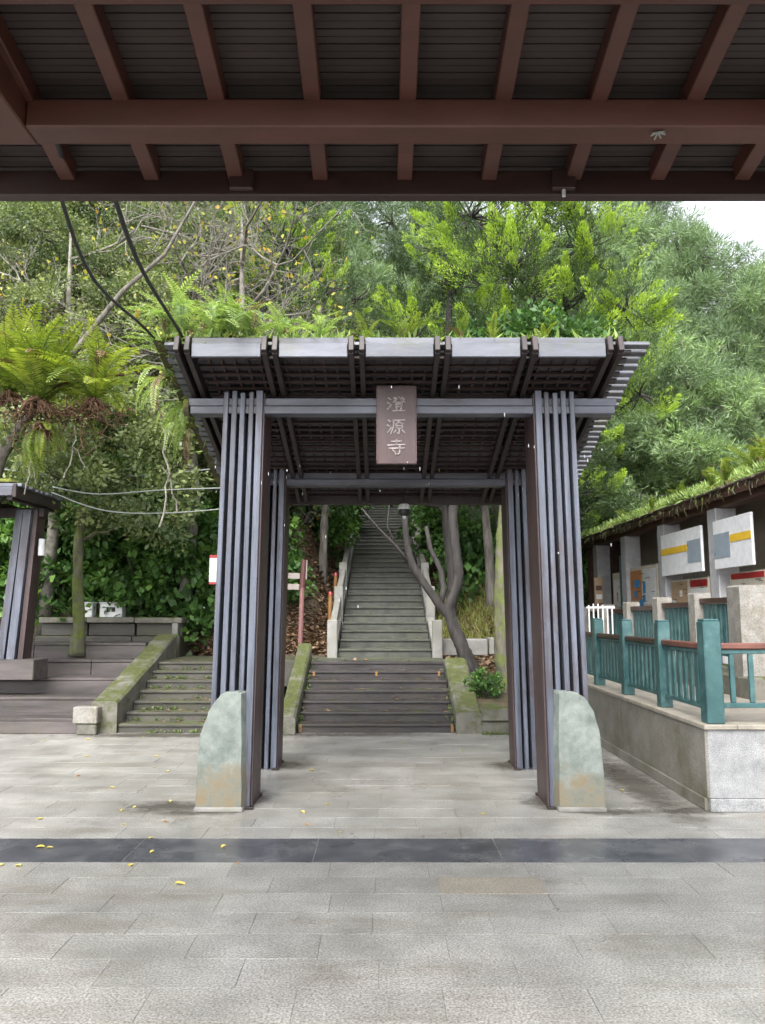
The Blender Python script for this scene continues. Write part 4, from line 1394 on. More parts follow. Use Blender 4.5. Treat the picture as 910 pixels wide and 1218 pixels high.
# --- the bent juniper right behind the gate
z0 = gz_(1.4, 12.1)
J1 = [(0, 0, -0.2), (-0.05, 0, 0.05), (-0.17, 0, 0.35), (-0.33, 0.02, 0.72), (-0.40, 0.03, 1.0), (-0.30, 0.04, 1.22), (-0.22, 0.05, 1.5), (-0.26, 0.06, 1.9), (-0.32, 0.08, 2.4),
      (-0.22, 0.1, 3.0), (0.0, 0.1, 3.7), (0.35, 0.1, 4.5), (0.8, 0.0, 5.4), (1.1, 0, 6.2)]
j1b = [(1.2, -0.6, 4.9, 1.1, .8, .7), (2.2, -0.2, 4.6, .95, .8, .65), (0.2, 0.1, 5.3, .8, .9, .7), (1.6, 0.2, 5.9, 1.0, .9, .8), (0.7, -0.1, 6.5, .95, .9, .8),
       (1.9, 0.1, 7.0, .9, .8, .8), (1.1, 0.1, 7.7, .9, .8, .8), (0.1, 0.3, 7.6, .8, .8, .8), (2.4, -0.3, 5.7, .7, .7, .6), (2.6, -.4, 4.3, .6, .6, .5), (1.7, -1.0, 4.25, .75, .6, .5)]
jt = crown_tree('juniper_tree', 'bent dark-trunked juniper with bright green tips right behind the gate', 'tree', (1.42, 12.1, z0), J1,
                [.15, .13, .11, .10, .095, .08, .078, .075, .072, .07, .065, .06, .05, .03], j1b, tufts_flame, 560, 260, 'bark_dark', 'leaf_juniper', ratio=0.15, bright=0.54, leaf_l=0.052)
lm = MB()
lumpy(lm, [(-0.34, 0.02, 0.85), (-0.5, 0.0, 1.0), (-0.66, -0.03, 1.22), (-0.80, -0.05, 1.42), (-0.96, -0.08, 1.65), (-1.05, -0.1, 2.0), (-1.08, -0.1, 2.6), (-0.9, 0, 3.4), (-0.75, 0, 4.4), (-.6, 0, 5.2)],
        [.085, .08, .07, .065, .06, .05, .045, .045, .04, .03], 9, 5)
lm.tube([(-0.52, 0.0, 1.03), (-0.46, 0.05, 1.3), (-0.5, 0.1, 1.6), (-0.66, 0.15, 1.95), (-0.72, .15, 2.3)], [.06, .05, .045, .04, .03], 7)
lm.tube([(-0.96, -0.08, 1.65), (-1.2, -0.1, 1.95), (-1.5, -0.15, 2.25), (-1.75, -0.2, 2.55)], [.03, .022, .018, .012], 6)
lm.tube([(-1.2, -0.1, 1.95), (-1.35, -0.05, 2.3), (-1.3, 0, 2.7)], [.016, .012, .008], 5)
lm.build('limb', 'bark_dark', jt, smooth=True)

# --- other junipers (unique crowns in view above the gate)
JB = gen_blobs(13, 2.6, 7.6, 1.7, 0.85, 0.25, 3)
jA = crown_tree('juniper_tree', 'juniper with flame-like light tips above the middle of the gate roof', 'tree', (0.55, 14.6, gz_(1.2, 14.6)),
                [(0, 0, -.2), (.1, 0, 1), (-.05, .1, 2.2), (.15, 0, 3.6), (0, .1, 5), (.1, 0, 6.5), (0, 0, 7.6)], [.11, .10, .09, .08, .07, .05, .03],
                JB, tufts_flame, 480, 240, 'bark_dark', 'leaf_juniper', ratio=0.15, bright=0.30, leaf_l=0.055)
jA.location.x = 1.25
for (x, y, rz, sc, lab) in ((-1.9, 15.2, 2.1, (0.85, .85, 1.0), 'juniper with bright tips left of the plaque above the gate roof'),
                            (2.6, 16.5, 4.0, 1.12, 'tall juniper behind the bent one near the roof corner'),
                            (-2.5, 18.8, 1.0, (1.1, 1.1, 1.0), 'darker juniper overhanging the left of the long stairs higher up'),
                            (4.6, 20.5, 5.2, 1.15, 'juniper rising behind the shop pavilion end')):
    copy_tree(jA, lab, (x, y, gz_(x if abs(x) > 1.3 else 1.3, y)), rz, sc, 'junipers behind the gate')
jA['group'] = jt['group'] = 'junipers behind the gate'

# --- grey-green pines
PB = gen_blobs(20, 3.5, 11.5, 2.6, 1.05, 0.3, 11)
pA = crown_tree('pine_tree', 'soft grey-green pine right of the gate roof corner', 'tree', (6.4, 21.5, gz_(6.4, 21.5)),
                [(0, 0, -.3), (.1, 0, 2), (0, .1, 4), (.15, 0, 6), (0, .1, 8), (.1, 0, 10), (0, 0, 11.8)], [.22, .2, .17, .14, .1, .07, .03],
                PB, tufts_round, 420, 190, 'bark_grey', 'leaf_pine', group='pines on the hill', ratio=0.05, limb_r=0.07, rad=0.40, leaf_l=0.22, droop=-0.05, outward=0.9, shell=0.3)
PB2 = gen_blobs(16, 2.0, 9.5, 2.2, 1.0, 0.45, 23)
pB = crown_tree('pine_tree', 'pale feathery pine low behind the gate roof slats at the right', 'tree', (5.2, 22.5, gz_(5.2, 22.5)),
                [(0, 0, -.3), (-.1, 0, 2), (.1, .1, 4), (0, 0, 6), (.2, .1, 8), (.1, 0, 9.6)], [.2, .18, .15, .12, .08, .03],
                PB2, tufts_round, 400, 190, 'bark_grey', 'leaf_pine', group='pines on the hill', ratio=0.06, limb_r=0.06, rad=0.40, leaf_l=0.20, droop=0.05, outward=0.8, shell=0.3, tone=(0.25, 0.9))
for (k, x, y, rz, sc, lab) in (
        (0, 9.6, 22.5, 2.0, 0.95, 'grey-green pine above the shop roof near the right edge'),
        (1, 8.0, 19.8, 4.1, 0.85, 'pale pine leaning over the shop roof'),
        (1, 12.4, 24.0, 1.3, 1.0, 'pine at the right edge of the picture below the sky gap'),
        (0, 9.6, 27.0, 3.3, 1.15, 'tall pine reaching up left of the sky gap'),
        (1, 7.6, 28.0, 5.0, 0.95, 'distant pine under the sky gap'),
        (0, 1.6, 25.0, 0.6, 1.1, 'grey pine high behind the junipers above the gate'),
        (0, -2.6, 22.0, 2.8, 1.05, 'grey pine behind the junipers left of the stairs'),
        (1, -5.2, 21.0, 4.4, 1.1, 'grey-green pine behind the bare twigs at the upper left'),
        (1, -1.6, 41.0, 1.9, 1.2, 'far pine at the head of the long stairs'),
        (0, -8.2, 24.0, 3.7, 1.15, 'tall pine at the far left behind the twiggy tree'),
        (0, 15.0, 27.0, 0.3, 0.9, 'far pine beyond the right edge of the shop roof'),
        (1, 3.4, 34.0, 2.2, 1.2, 'farthest pine in the middle of the hill'),
        (1, -5.5, 33.0, 0.9, 1.2, 'farthest pine left of the stairs'),
        (1, 10.5, 35.0, 2.9, 0.95, 'farthest pine at the right of the hill')):
    copy_tree((pA, pB)[k], lab, (x, y, gz_(x, y) - 0.1), rz, sc, 'pines on the hill')

# --- leafy trees at the left
OB = gen_blobs(15, 1.6, 6.8, 2.0, 0.95, 0.6, 31)
oA = crown_tree('leafy_tree', 'dark olive leafy tree hung with vines left of the gate roof', 'tree', (-4.2, 15.4, gz_(-4.2, 15.4)),
                [(0, 0, -.3), (.1, 0, 1), (0, .1, 2.4), (.2, 0, 4), (.1, .1, 5.4), (0, 0, 6.6)], [.16, .14, .12, .1, .07, .03],
                OB, tufts_round, 480, 230, 'bark_grey', 'leaf_olive', group='leafy trees at the left', ratio=0.3, limb_r=0.05, rad=0.36, leaf_l=0.064, droop=0.35, tone=(0.1, 0.95))
for (x, y, rz, sc, lab) in ((-6.6, 15.2, 2.2, 0.95, 'olive leafy tree behind the left pavilion roof'),
                            (-2.6, 16.8, 4.0, 0.95, 'olive leafy tree close to the left gate post'),
                            (-8.8, 17.0, 1.0, 1.1, 'olive leafy tree at the far left edge'),
                            (-5.6, 18.0, 5.2, 1.15, 'taller olive leafy tree above the left terrace')):
    copy_tree(oA, lab, (x, y, gz_(x, y) - 0.1), rz, sc, 'leafy trees at the left')
BB = gen_blobs(8, 2.4, 4.6, 1.2, 0.75, 0.7, 5)
crown_tree('mossy_tree', 'thin mossy tree standing on the timber terrace', 'tree', (-4.88, 12.45, 0.86),
           [(0, 0, 0), (.02, 0, .5), (-.03, 0, 1.1), (-.06, .02, 1.8), (0, .05, 2.6), (.05, .1, 3.6), (.1, .1, 4.4)], [.13, .095, .08, .07, .06, .05, .03],
           BB, tufts_round, 150, 110, 'bark_mossy', 'leaf_olive', ratio=0.3, limb_r=0.035, rad=0.34, leaf_l=0.085, droop=0.35, tone=(0.2, 1.0))

# --- nearly bare twiggy tree with yellow leaves, upper left
def twiggy(label, loc, seed, n0=9, leaves=420, hgt=8.0):
    r_ = np.random.default_rng(seed)
    t = thing('twiggy_tree', label, 'tree', loc, 0, 'bare twiggy trees at the upper left')
    mb = MB()
    ends = []

    def rec(p, d, L_, rad, dep):
        pts, q = [tuple(p)], np.array(p, float)
        for k in range(3):
            d = d + r_.normal(size=3) * 0.22 + np.array([0, 0, -0.03 if dep < 3 else 0.05])
            d = d / np.linalg.norm(d)
            q = q + d * L_ / 3
            pts.append(tuple(q))
        mb.tube(pts, np.linspace(rad, rad * 0.6, 4), 6 if dep > 2 else 4, False)
        if dep == 0:
            ends.extend(pts[1:])
            return
        for k in range(3 if dep > 1 else 4):
            s = pts[r_.integers(1, 4)]
            nd_ = d * 0.75 + r_.normal(size=3) * 0.6 + np.array([0, 0, 0.10])
            rec(np.array(s), nd_ / np.linalg.norm(nd_), L_ * r_.uniform(0.62, 0.85), rad * 0.55, dep - 1)
    trunk = [(0, 0, -.2), (.1, 0, hgt * .25), (-.1, .1, hgt * .5), (.15, 0, hgt * .75), (.1, 0, hgt)]
    mb.tube(trunk, [.13, .11, .09, .06, .02], 8)
    T_ = np.array(trunk)
    for k in range(n0):
        z = hgt * r_.uniform(0.35, 0.98)
        p = np.array([np.interp(z, T_[:, 2], T_[:, 0]), np.interp(z, T_[:, 2], T_[:, 1]), z])
        a = r_.uniform(0, 6.28)
        rec(p, np.array([math.cos(a), math.sin(a), 0.35]), r_.uniform(1.0, 1.5), 0.035, 4)
    mb.build('trunk', 'twig_grey', t, smooth=True)
    e = np.array(ends)
    e = e[r_.integers(0, len(e), leaves)] + r_.normal(size=(leaves, 3)) * 0.05
    grp = np.sin(e[:, 0] * 2.2) * np.sin(e[:, 2] * 2.0) + r_.normal(0, .4, leaves)
    e = e[grp > -0.4]
    obj('leaves', leaf_mesh('leaves', e, rdir(len(e)) + np.array([0, 0, -.6]), r_.uniform(.05, .115, len(e)), 0.40, r_.beta(1.6, 1.6, len(e)), 'leaf_yellow'), t)
    return t


twiggy('bare twiggy tree with scattered yellow leaves at the upper left corner', (-6.1, 14.0, 1.3), 3, 14, 2600, 7.6)
twiggy('bare twiggy tree with few yellow leaves above the left end of the gate roof', (-2.6, 12.9, 0.9), 8, 12, 1300, 7.6)
twiggy('paler bare twiggy tree further back at the upper left', (-3.6, 14.2, 2.0), 15, 11, 800, 7.0)

# --- dead pale trunks among the trees right of the stairs
for i, (x, y, h, lean, lab) in enumerate(((2.05, 14.6, 4.2, -.25, 'slim pale trunk right of the stairs, nearest of its row'),
                                          (2.45, 15.6, 4.6, -.4, 'slim pale trunk right of the stairs, leaning over its neighbour'),
                                          (2.0, 17.0, 5.0, .1, 'slim pale trunk right of the stairs, farthest of its row'),
                                          (-1.25, 16.2, 4.0, .1, 'slim pale trunk on the leafy bank left of the stairs'))):
    z = gz_(x, y)
    bl = [(lean + 0.2, 0, h + .3, .7, .7, .5), (lean - .4, .2, h - .2, .5, .5, .4), (lean + .3, -.2, h - .5, .5, .5, .35)]
    crown_tree('slim_tree', lab, 'tree', (x, y, z), [(0, 0, -.2), (lean * .1, 0, h * .25), (lean * .45, .05, h * .5), (lean * .7, 0, h * .75), (lean, 0, h)],
               [.10, .085, .08, .07, .04], bl, tufts_round, 40, 90, 'bark_grey', 'leaf_broad', 'slim trees beside the stairs', 0.3, 0.03, rad=.3, leaf_l=.1)
z = gz_(1.78, 11.4)
rough_b = [(.3, 0, 4.3, .8, .8, .5), (-.1, .3, 4.9, .8, .7, .6), (.8, -.2, 5.0, .7, .7, .5)]
crown_tree('rough_tree', 'thick rough-barked trunk beside the right rear gate post', 'tree', (1.80, 11.3, z),
           [(0.02, 0, -.2), (0, 0, .3), (-.03, 0, .9), (-.01, 0, 1.6), (.05, 0, 2.4), (.1, 0, 3.4), (.2, 0, 4.6)], [.21, .175, .15, .145, .14, .12, .06],
           rough_b, tufts_round, 90, 110, 'bark_mossy', 'leaf_broad', ratio=.3, limb_r=.05, rad=.34, leaf_l=.1)

# --- broad-leaved shrubs
shrubs = []
for v in range(3):
    t = thing('leafy_shrub', 'x', 'shrub', (0, 0, 0), 0, 'leafy shrubs on the hill foot')
    mb = MB()
    bl = []
    for k in range(7):
        a = k * 2.4 + v
        e = (0.45 * math.cos(a), 0.45 * math.sin(a), 0.45 + 0.12 * k)
        mb.tube(bez((0, 0, -.15), e, (0, 0, .1), 4, .05), [.02, .017, .014, .01, .006], 5, False)
        bl.append(e)
    mb.build('stems', 'bark_grey', t)
    c = np.repeat(np.array(bl), 9, 0) + rng.normal(size=(63, 3)) * np.array([.22, .22, .16])
    pos, ax, ll, ti = tufts_round(c, norm(c - np.array([0, 0, .3])), 34, rad=.2, leaf_l=.13, droop=.3, tone=(.1, .95))
    obj('foliage', leaf_mesh('foliage', pos, ax, ll, .34, ti, 'leaf_broad', up=.5), t)
    shrubs.append(t)
SH = [(-5.9, 14.4, 1.1, 'leafy shrub behind the left utility box'), (-5.1, 14.6, 1.2, 'leafy shrub right behind the mossy terrace tree'),
      (-4.4, 14.4, 1.0, 'leafy shrub above the right utility box'), (-3.7, 14.6, 1.25, 'big-leaved shrub above the end of the bench wall'),
      (-3.0, 14.5, 1.1, 'leafy shrub left of the red and white notice'), (-3.4, 15.6, 1.3, 'leafy shrub higher up above the bench wall end'),
      (-4.6, 15.9, 1.4, 'leafy shrub in the second row above the utility boxes'), (-6.9, 14.6, 1.4, 'leafy shrub behind the left pavilion post'),
      (-2.5, 15.2, 1.1, 'leafy shrub hidden partly by the left gate post'), (-5.8, 16.0, 1.5, 'leafy shrub high behind the left pavilion lantern'),
      (-2.05, 14.1, .8, 'small leafy shrub at the left of the leafy bank'), (-1.75, 16.6, 1.0, 'leafy shrub at the top of the leafy bank'),
      (-1.35, 17.6, .9, 'leafy shrub leaning over the left balustrade'), (1.9, 16.0, 1.0, 'leafy shrub among the pale trunks right of the stairs'),
      (1.55, 18.2, 1.1, 'leafy shrub beside the upper right of the stairs'), (2.6, 14.2, .9, 'leafy shrub behind the rough-barked trunk'),
      (2.9, 18.5, 1.3, 'leafy shrub behind the far end of the walkway'), (-1.2, 21.5, 1.2, 'leafy shrub left of the stairs high up'),
      (1.6, 22.5, 1.2, 'leafy shrub right of the stairs high up'), (1.42, 10.9, .28, 'small bright tuft at the foot of the bent juniper'),
      (-1.62, 12.9, .5, 'low leafy tuft behind the sloping left stair wall'), (-2.0, 18.0, 1.4, 'leafy shrub hanging down the bank near the rear beam')]
for i, (x, y, sc, lab) in enumerate(SH):
    if i < 3:
        o = shrubs[i]
        o['label'] = lab
        o.location = (x, y, gz_(x, y) - 0.05)
        o.scale = (sc, sc, sc)
        o.rotation_euler.z = i * 1.3
    else:
        copy_tree(shrubs[i % 3], lab, (x, y, gz_(x, y) - 0.05), i * 1.3, sc, 'leafy shrubs on the hill foot')

# --- undergrowth over the whole hillside, and leaf litter on the banks
N = 2600
NL = 1500
hx = np.concatenate([rng.uniform(-24, 26, N), rng.uniform(-10, 12, N), rng.uniform(-10, -1.9, NL)])
hy = np.concatenate([13.8 + 60 * rng.uniform(0, 1, N) ** 1.6, 13.8 + 22 * rng.uniform(0, 1, N), 14.2 + 4 * rng.uniform(0, 1, NL)])
keep = (np.abs(hx - 0.04) > 1.35) & ~((hx < -0.9) & (hx > -2.6) & (hy < 17)) & ~((hx > 2.3) & (hy < 20.2)) & ~((hx > 1) & (hx < 2.4) & (hy < 15))
hx, hy = hx[keep], hy[keep]
c = np.stack([hx, hy, terrain(hx, hy) + rng.uniform(0, .6, len(hx))], 1)
sc = 0.6 + hy / 30
pos, ax, ll, ti = tufts_round(c, np.tile([0, 0, 1.0], (len(c), 1)), 34, rad=.55, leaf_l=.15, droop=.15, tone=(.05, .85))
ll *= np.repeat(sc, 34)
u_ = obj('undergrowth', leaf_mesh('undergrowth', pos, ax, ll, .36, ti, 'leaf_broad'))
stuff(u_, 'green undergrowth covering the wooded hillside', 'undergrowth')
n = 16000
lx = np.concatenate([rng.uniform(-3.4, -.95, n), rng.uniform(1.0, 3.0, n // 2)])
ly = np.concatenate([13.3 + 8 * rng.uniform(0, 1, n) ** 1.3, 12 + 9 * rng.uniform(0, 1, n // 2)])
lz = terrain(lx, ly) + 0.02
d = rdir(len(lx)) * np.array([1, 1, .35])
stuff(obj('leaf_litter', leaf_mesh('leaf_litter', np.stack([lx, ly, lz], 1), d, rng.uniform(.05, .13, len(lx)), .35, rng.uniform(0, 1, len(lx)), 'leaf_litter', up=.7)),
      'brown fallen leaves covering the banks beside the stairs', 'leaf litter')
n = 5000
lx = rng.uniform(1.0, 2.5, n)
ly = rng.uniform(13.5, 16.5, n)
d = norm(rng.normal(size=(n, 3)) * .5 + np.array([0, 0, 1]))
stuff(obj('dry_grass', leaf_mesh('dry_grass', np.stack([lx, ly, terrain(lx, ly)], 1), d, rng.uniform(.08, .22, n), .05, rng.uniform(0, 1, n), 'leaf_grass')),
      'yellowish grass on the slope right of the stairs', 'grass')


# ------------------------------------------------------------------ ferns
def frond_mesh(name, L_, arch, npair, pl, mat, pr=0.16, tone=(.3, .8), wave=0.0):
    """arching midrib with a row of leaflets on both sides, pointing along +x"""
    t = np.linspace(0.02, 1, npair)
    x = L_ * (t - 0.10 * arch * t ** 2)
    z = L_ * arch * (0.9 * t - 1.15 * t ** 2)
    P = np.stack([x, wave * L_ * np.sin(t * 3), z], 1)
    tan = norm(np.gradient(P, axis=0))
    side = np.array([0, 1.0, 0])
    prof = np.sin(np.clip(t * 0.93 + 0.07, 0, 1) * math.pi) ** 0.6
    Vs, T_ = [], []
    for s in (-1, 1):
        a = norm(tan * 0.45 + side * s + np.array([0, 0, -0.12]) + rng.normal(0, .07, (npair, 3)))
        w = tan * (L_ / npair) * 0.46
        l = (pl * prof)[:, None]
        V = np.empty((npair, 4, 3))
        V[:, 0] = P - w * .6
        V[:, 1] = P + a * l * .55 - w * .8
        V[:, 2] = P + a * l
        V[:, 3] = P + a * l * .5 + w * 1.1
        Vs.append(V)
        T_.append(rng.uniform(tone[0], tone[1], npair) * .5 + .5 * (tone[0] + (tone[1] - tone[0]) * t))
    up = np.cross(tan, side)
    V = np.empty((npair - 1, 4, 3))
    r_ = 0.004 + 0.006 * (1 - t[:-1, None])
    V[:, 0] = P[:-1] - side * r_
    V[:, 1] = P[1:] - side * r_
    V[:, 2] = P[1:] + side * r_
    V[:, 3] = P[:-1] + side * r_
    Vs.append(V + up[:-1, None] * 0.002)
    T_.append(np.full(npair - 1, tone[0]))
    return quads_mesh(name, np.concatenate(Vs), np.concatenate(T_), mat)


FBIG = [frond_mesh('frond', 1.0, a, 34, .15, 'leaf_fern', tone=tn) for a, tn in ((.35, (.2, .8)), (.6, (.35, 1.0)), (1.0, (.1, .65)))]
FDEAD = [frond_mesh('frond', 1.0, a, 24, .10, 'leaf_litter', tone=(.3, 1)) for a in (1.2, 1.6)]
FPALE = [frond_mesh('frond', 1.0, a, 26, .13, 'leaf_palefern', tone=tn) for a, tn in ((.6, (.2, .8)), (1.0, (.4, 1)), (1.4, (.1, .7)))]


def fern(label, loc, kinds, n, L0, L1, el0=20, el1=75, az=None, group=None, base='root_mass', br=0.1):
    t = thing('fern', label, 'fern', loc, random.uniform(0, 6), group)
    if az is not None:
        t.rotation_euler.z = 0
    m = MB()
    for q_ in range(22):
        a_ = q_ * 2.4
        m.tube(bez((0, 0, br * .3), (br * math.cos(a_) * random.uniform(.5, 1.2), br * math.sin(a_) * random.uniform(.5, 1.2), -br * random.uniform(.2, .9)), (0, 0, .2 * br), 3, .1), [br * .07, br * .10, br * .07, br * .03], 5)
    m.build('crown_base', base, t)
    for k in range(n):
        a = (k * 2.4 + random.uniform(-.3, .3)) if az is None else random.uniform(*az)
        el = R(random.uniform(el0, el1))
        s = random.uniform(L0, L1)
        obj('frond', random.choice(FDEAD) if random.random() < .09 else random.choice(kinds), t, (0, 0, br * .3), Euler((random.uniform(-.3, .3), -el, a)), (s, s * random.uniform(.8, 1.15), s))
    return t


# big epiphytic ferns in the tree fork at the left
fb = thing('fern_branch', 'leaning pale branch carrying the big ferns at the left', 'branch', (-5.4, 10.4, 3.4))
MB().tube([(-.6, .3, -2.6), (-.3, .2, -1.2), (0.1, 0.1, 0.3), (.6, 0, 1.0), (1.15, -.1, 1.75), (1.75, -.1, 2.6), (2.3, 0, 3.2), (2.7, .1, 4.1), (3.3, .2, 4.9)], [.13, .11, .09, .06, .045, .034, .026, .016, .006], 9).build('stem', 'bark_grey', fb, smooth=True)
MB().tube([(0.6, 0, 1.0), (1.0, -.2, 1.2), (1.5, -.3, 1.32), (1.9, -.3, 1.34)], [.06, .045, .035, .02], 7).build('side_branch', 'root_mass', fb, smooth=True)
BF = 'big ferns in the tree at the left'
fern('large bright fern at the left edge, the broadest of the clump', (-4.55, 9.9, 4.25), FBIG, 44, .9, 1.45, 0, 88, None, BF, 'root_mass', .28)
fern('large upright fern at the right of the left-hand clump', (-3.85, 10.0, 4.3), FBIG, 32, .7, 1.3, 0, 88, None, BF, 'root_mass', .22)
fern('large fern at the back of the left-hand clump', (-5.2, 10.4, 4.5), FBIG, 30, .9, 1.5, 15, 88, None, BF, 'root_mass', .22)
fern('hanging yellow-green fern under the left-hand clump', (-4.5, 9.95, 3.95), FBIG, 16, .4, .8, -85, -10, None, BF, 'root_mass', .2)
rm_ = MB()
for k in range(26):
    x = random.uniform(-5.0, -3.6)
    rm_.tube(bez((x, 10 + random.uniform(-.2, .2), 4.15), (x + random.uniform(-.3, .3), 10 + random.uniform(-.2, .2), 4.0 - random.uniform(.05, .4)), (0, 0, 0), 4, .15), .006, 4)
for k in range(80):
    x, y, z = random.uniform(-5.0, -3.6), 10 + random.uniform(-.25, .25), 4.14 + random.uniform(-.08, .1)
    rm_.tube(bez((x, y, z), (x + random.uniform(-.35, .35), y + random.uniform(-.2, .2), z + random.uniform(-.1, .1)), (0, 0, .05), 4, .15), .008, 4)
tag(rm_.build('fern_root_mat', 'root_mass'), 'matted brown roots beneath the big ferns at the left', 'roots')

# ferns growing on the gate roof
GF = 'ferns on the gate roof'
spots = [(-1.62, 5.98, 11, .35, .62, 'pale fern at the left corner of the gate roof'), (-1.35, 6.05, 12, .35, .6, 'pale fern second from the left corner of the gate roof'),
         (-1.08, 6.0, 12, .3, .55, 'pale fern just left of the first inner rafter on the gate roof'), (-.82, 6.08, 10, .25, .5, 'pale fern above the first inner rafter of the gate roof'),
         (-.5, 6.05, 8, .22, .42, 'pale fern left of the second inner rafter on the gate roof'), (-1.5, 6.5, 12, .4, .7, 'pale fern behind the left corner of the gate roof'),
         (-.95, 6.6, 12, .4, .65, 'pale fern in the second row at the left of the gate roof'), (-1.75, 6.35, 12, .35, .6, 'pale fern spilling over the left end of the gate roof')]
for (x, y, n_, a, b, lab) in spots:
    fern(lab, (x, y, lath_z(y) + .07), FPALE, n_ + 8, a * .85, b * 1.0, 5, 88, None, GF, 'moss_mat', .07)
spots = [(-.12, 6.1, 5, .2, .34, 'small upright fern left of the middle of the gate roof'), (.18, 6.06, 6, .2, .4, 'small fern above the plaque on the gate roof'),
         (.62, 6.1, 5, .2, .34, 'small fern right of the middle of the gate roof'), (.9, 6.05, 5, .15, .3, 'small fern right of the third inner rafter on the gate roof'),
         (1.32, 6.1, 7, .15, .3, 'small fern near the right end of the gate roof')]
for (x, y, n_, a, b, lab) in spots:
    fern(lab, (x, y, lath_z(y) + .05), FBIG, n_, a, b, 35, 88, None, GF, 'moss_mat', .05)
for (x, y, lab) in ((-1.2, 6.3, 'pale fern in the middle of the thick growth on the gate roof'), (-.68, 6.35, 'pale fern at the right end of the thick growth on the gate roof'),
                    (-1.75, 5.98, 'pale fern overhanging the front left corner of the gate roof'), (-1.22, 5.96, 'pale fern leaning over the front board at the left')):
    fern(lab, (x, y, lath_z(y) + .07), FPALE, 18, .22, .45, 0, 75, None, GF, 'moss_mat', .07)
# hanging ferns at the left end of the roof
for (x, y, z, n_, lab) in ((-1.80, 6.3, 3.50, 8, 'fern hanging from the left end of the gate roof, upper one'), (-1.72, 6.6, 3.36, 9, 'fern hanging beside the mossy beam end of the gate'),
                           (-1.76, 6.9, 3.25, 8, 'fern hanging below the left end of the gate roof, lowest one')):
    fern(lab, (x, y, z), FPALE, n_, .22, .48, -75, -5, (2.0, 4.6), GF, 'moss_mat', .06)

# plants on the shop roof
SF = 'plants on the shop roof'
k = 0
for (y, t_, s0, s1, lab) in ((9.3, -.05, .35, .6, 'bright plant clump on the shop roof at the right edge of the picture'), (9.9, -.05, .35, .6, 'bright plant clump on the shop roof, second from the right edge'),
                             (10.5, -.05, .3, .55, 'bright plant clump on the shop roof, third from the right edge'), (11.2, -.15, .3, .5, 'bright plant clump on the shop roof above the near pillar'),
                             (11.9, -.05, .25, .4, 'bright plant clump where the shop roof growth thins out'), (9.6, .2, .4, .7, 'tall plant clump higher on the shop roof at the right'),
                             (10.8, .25, .4, .65, 'tall plant clump higher on the shop roof above the near panel'), (12.8, -.2, .2, .35, 'low plant on the shop roof above the far panel'),
                             (14.2, -.2, .2, .35, 'low plant on the shop roof above the second pillar'), (16.0, -.2, .2, .35, 'low plant on the shop roof above the map board')):
    fern(lab, (5.2 + t_ * math.cos(rot_s), y, 3.30 - t_ * math.sin(rot_s) + .2), FBIG, 16, s0, s1, 20, 88, None, SF, 'moss_mat', .08)
n = 26000
gy2 = rng.uniform(8.2, 19.4, n)
tt2 = -0.24 + 2.8 * rng.uniform(0, 1, n) ** 1.8
gp = np.stack([5.2 + tt2 * math.cos(rot_s), gy2, 3.30 - tt2 * math.sin(rot_s) + .16], 1)
d = norm(rng.normal(size=(n, 3)) * .7 + np.array([-.2, 0, .8]))
stuff(obj('roof_grass', leaf_mesh('roof_grass', gp, d, rng.uniform(.06, .2, n) * (0.6 + .5 * np.sin(gy2 * 2.1)), .10, rng.uniform(0, 1, n), 'leaf_palefern')),
      'pale grass and moss growing along the shop roof edge', 'grass')
n = 9000
gx2 = rng.uniform(-1.85, 1.9, n)
gy2 = 5.95 + 2.2 * rng.uniform(0, 1, n) ** 1.5
kp = rng.uniform(0, 1, n) < np.where(gx2 < -.3, 1, .22)
gx2, gy2 = gx2[kp], gy2[kp]
n = len(gx2)
d = norm(rng.normal(size=(n, 3)) * .7 + np.array([0, -.1, .8]))
stuff(obj('gate_roof_grass', leaf_mesh('gate_roof_grass', np.stack([gx2, gy2, lath_z(gy2) + .03], 1), d, rng.uniform(.04, .13, n), .12, rng.uniform(0, 1, n), 'leaf_palefern')),
      'pale moss and grass growing on the gate roof', 'grass')

# aerial vines hanging at the left
for i, (x, y, z, l, lab) in enumerate(((-1.98, 6.8, 3.2, .9, 'thin vine hanging from the left end of the gate roof'), (-4.1, 10, 4.0, .7, 'thin vine hanging below the big ferns'),
                                       (-4.75, 10.1, 4.0, .9, 'thin root hanging below the broadest fern'))):
    m = MB()
    m.tube(bez((x, y, z), (x - .1 * (i % 2), y, z - l), (.05, 0, 0), 8, .02), .008, 5)
    m.tube(bez((x, y, z - l * .4), (x + .15, y, z - l * .85), (.03, 0, 0), 5, .03), .006, 5)
    tag(m.build('vine', 'twig_grey'), lab, 'vine')

# ------------------------------------------------------------------ fallen leaves on the paving
FL = [frond for frond in ()]
lv = []
for v in range(3):
    m = MB()
    n = 9
    vv = []
    for i in range(n):
        t = i / (n - 1)
        w = 0.5 * math.sin(math.pi * t) ** 0.8 * (1 - .25 * t)
        zc = 0.10 * math.sin(t * 3 + v) + .03
        vv += [(t - .5, -w * .72, zc + .13), (t - .5, 0, zc), (t - .5, w * .72, zc + .10 + .06 * v)]
    ff = []
    for i in range(n - 1):
        a = i * 3
        ff += [(a, a + 1, a + 4, a + 3), (a + 1, a + 2, a + 5, a + 4)]
    m.add(vv, ff)
    m.tube([(-.5, 0, .03), (-.75, .05, .02)], .02, 4)
    me = m.mesh('fallen_leaf', 'leaf_fallen')
    at = me.attributes.new('tint', 'FLOAT', 'POINT')
    at.data.foreach_set('value', np.full(len(me.vertices), (0.15, 0.55, 0.95)[v], np.float32))
    lv.append(me)
special = {(-1.16, 4.65): 'large pale yellow fallen leaf alone on the near paving', (-1.62, 5.98): 'orange fallen leaf left of the left guard stone'}
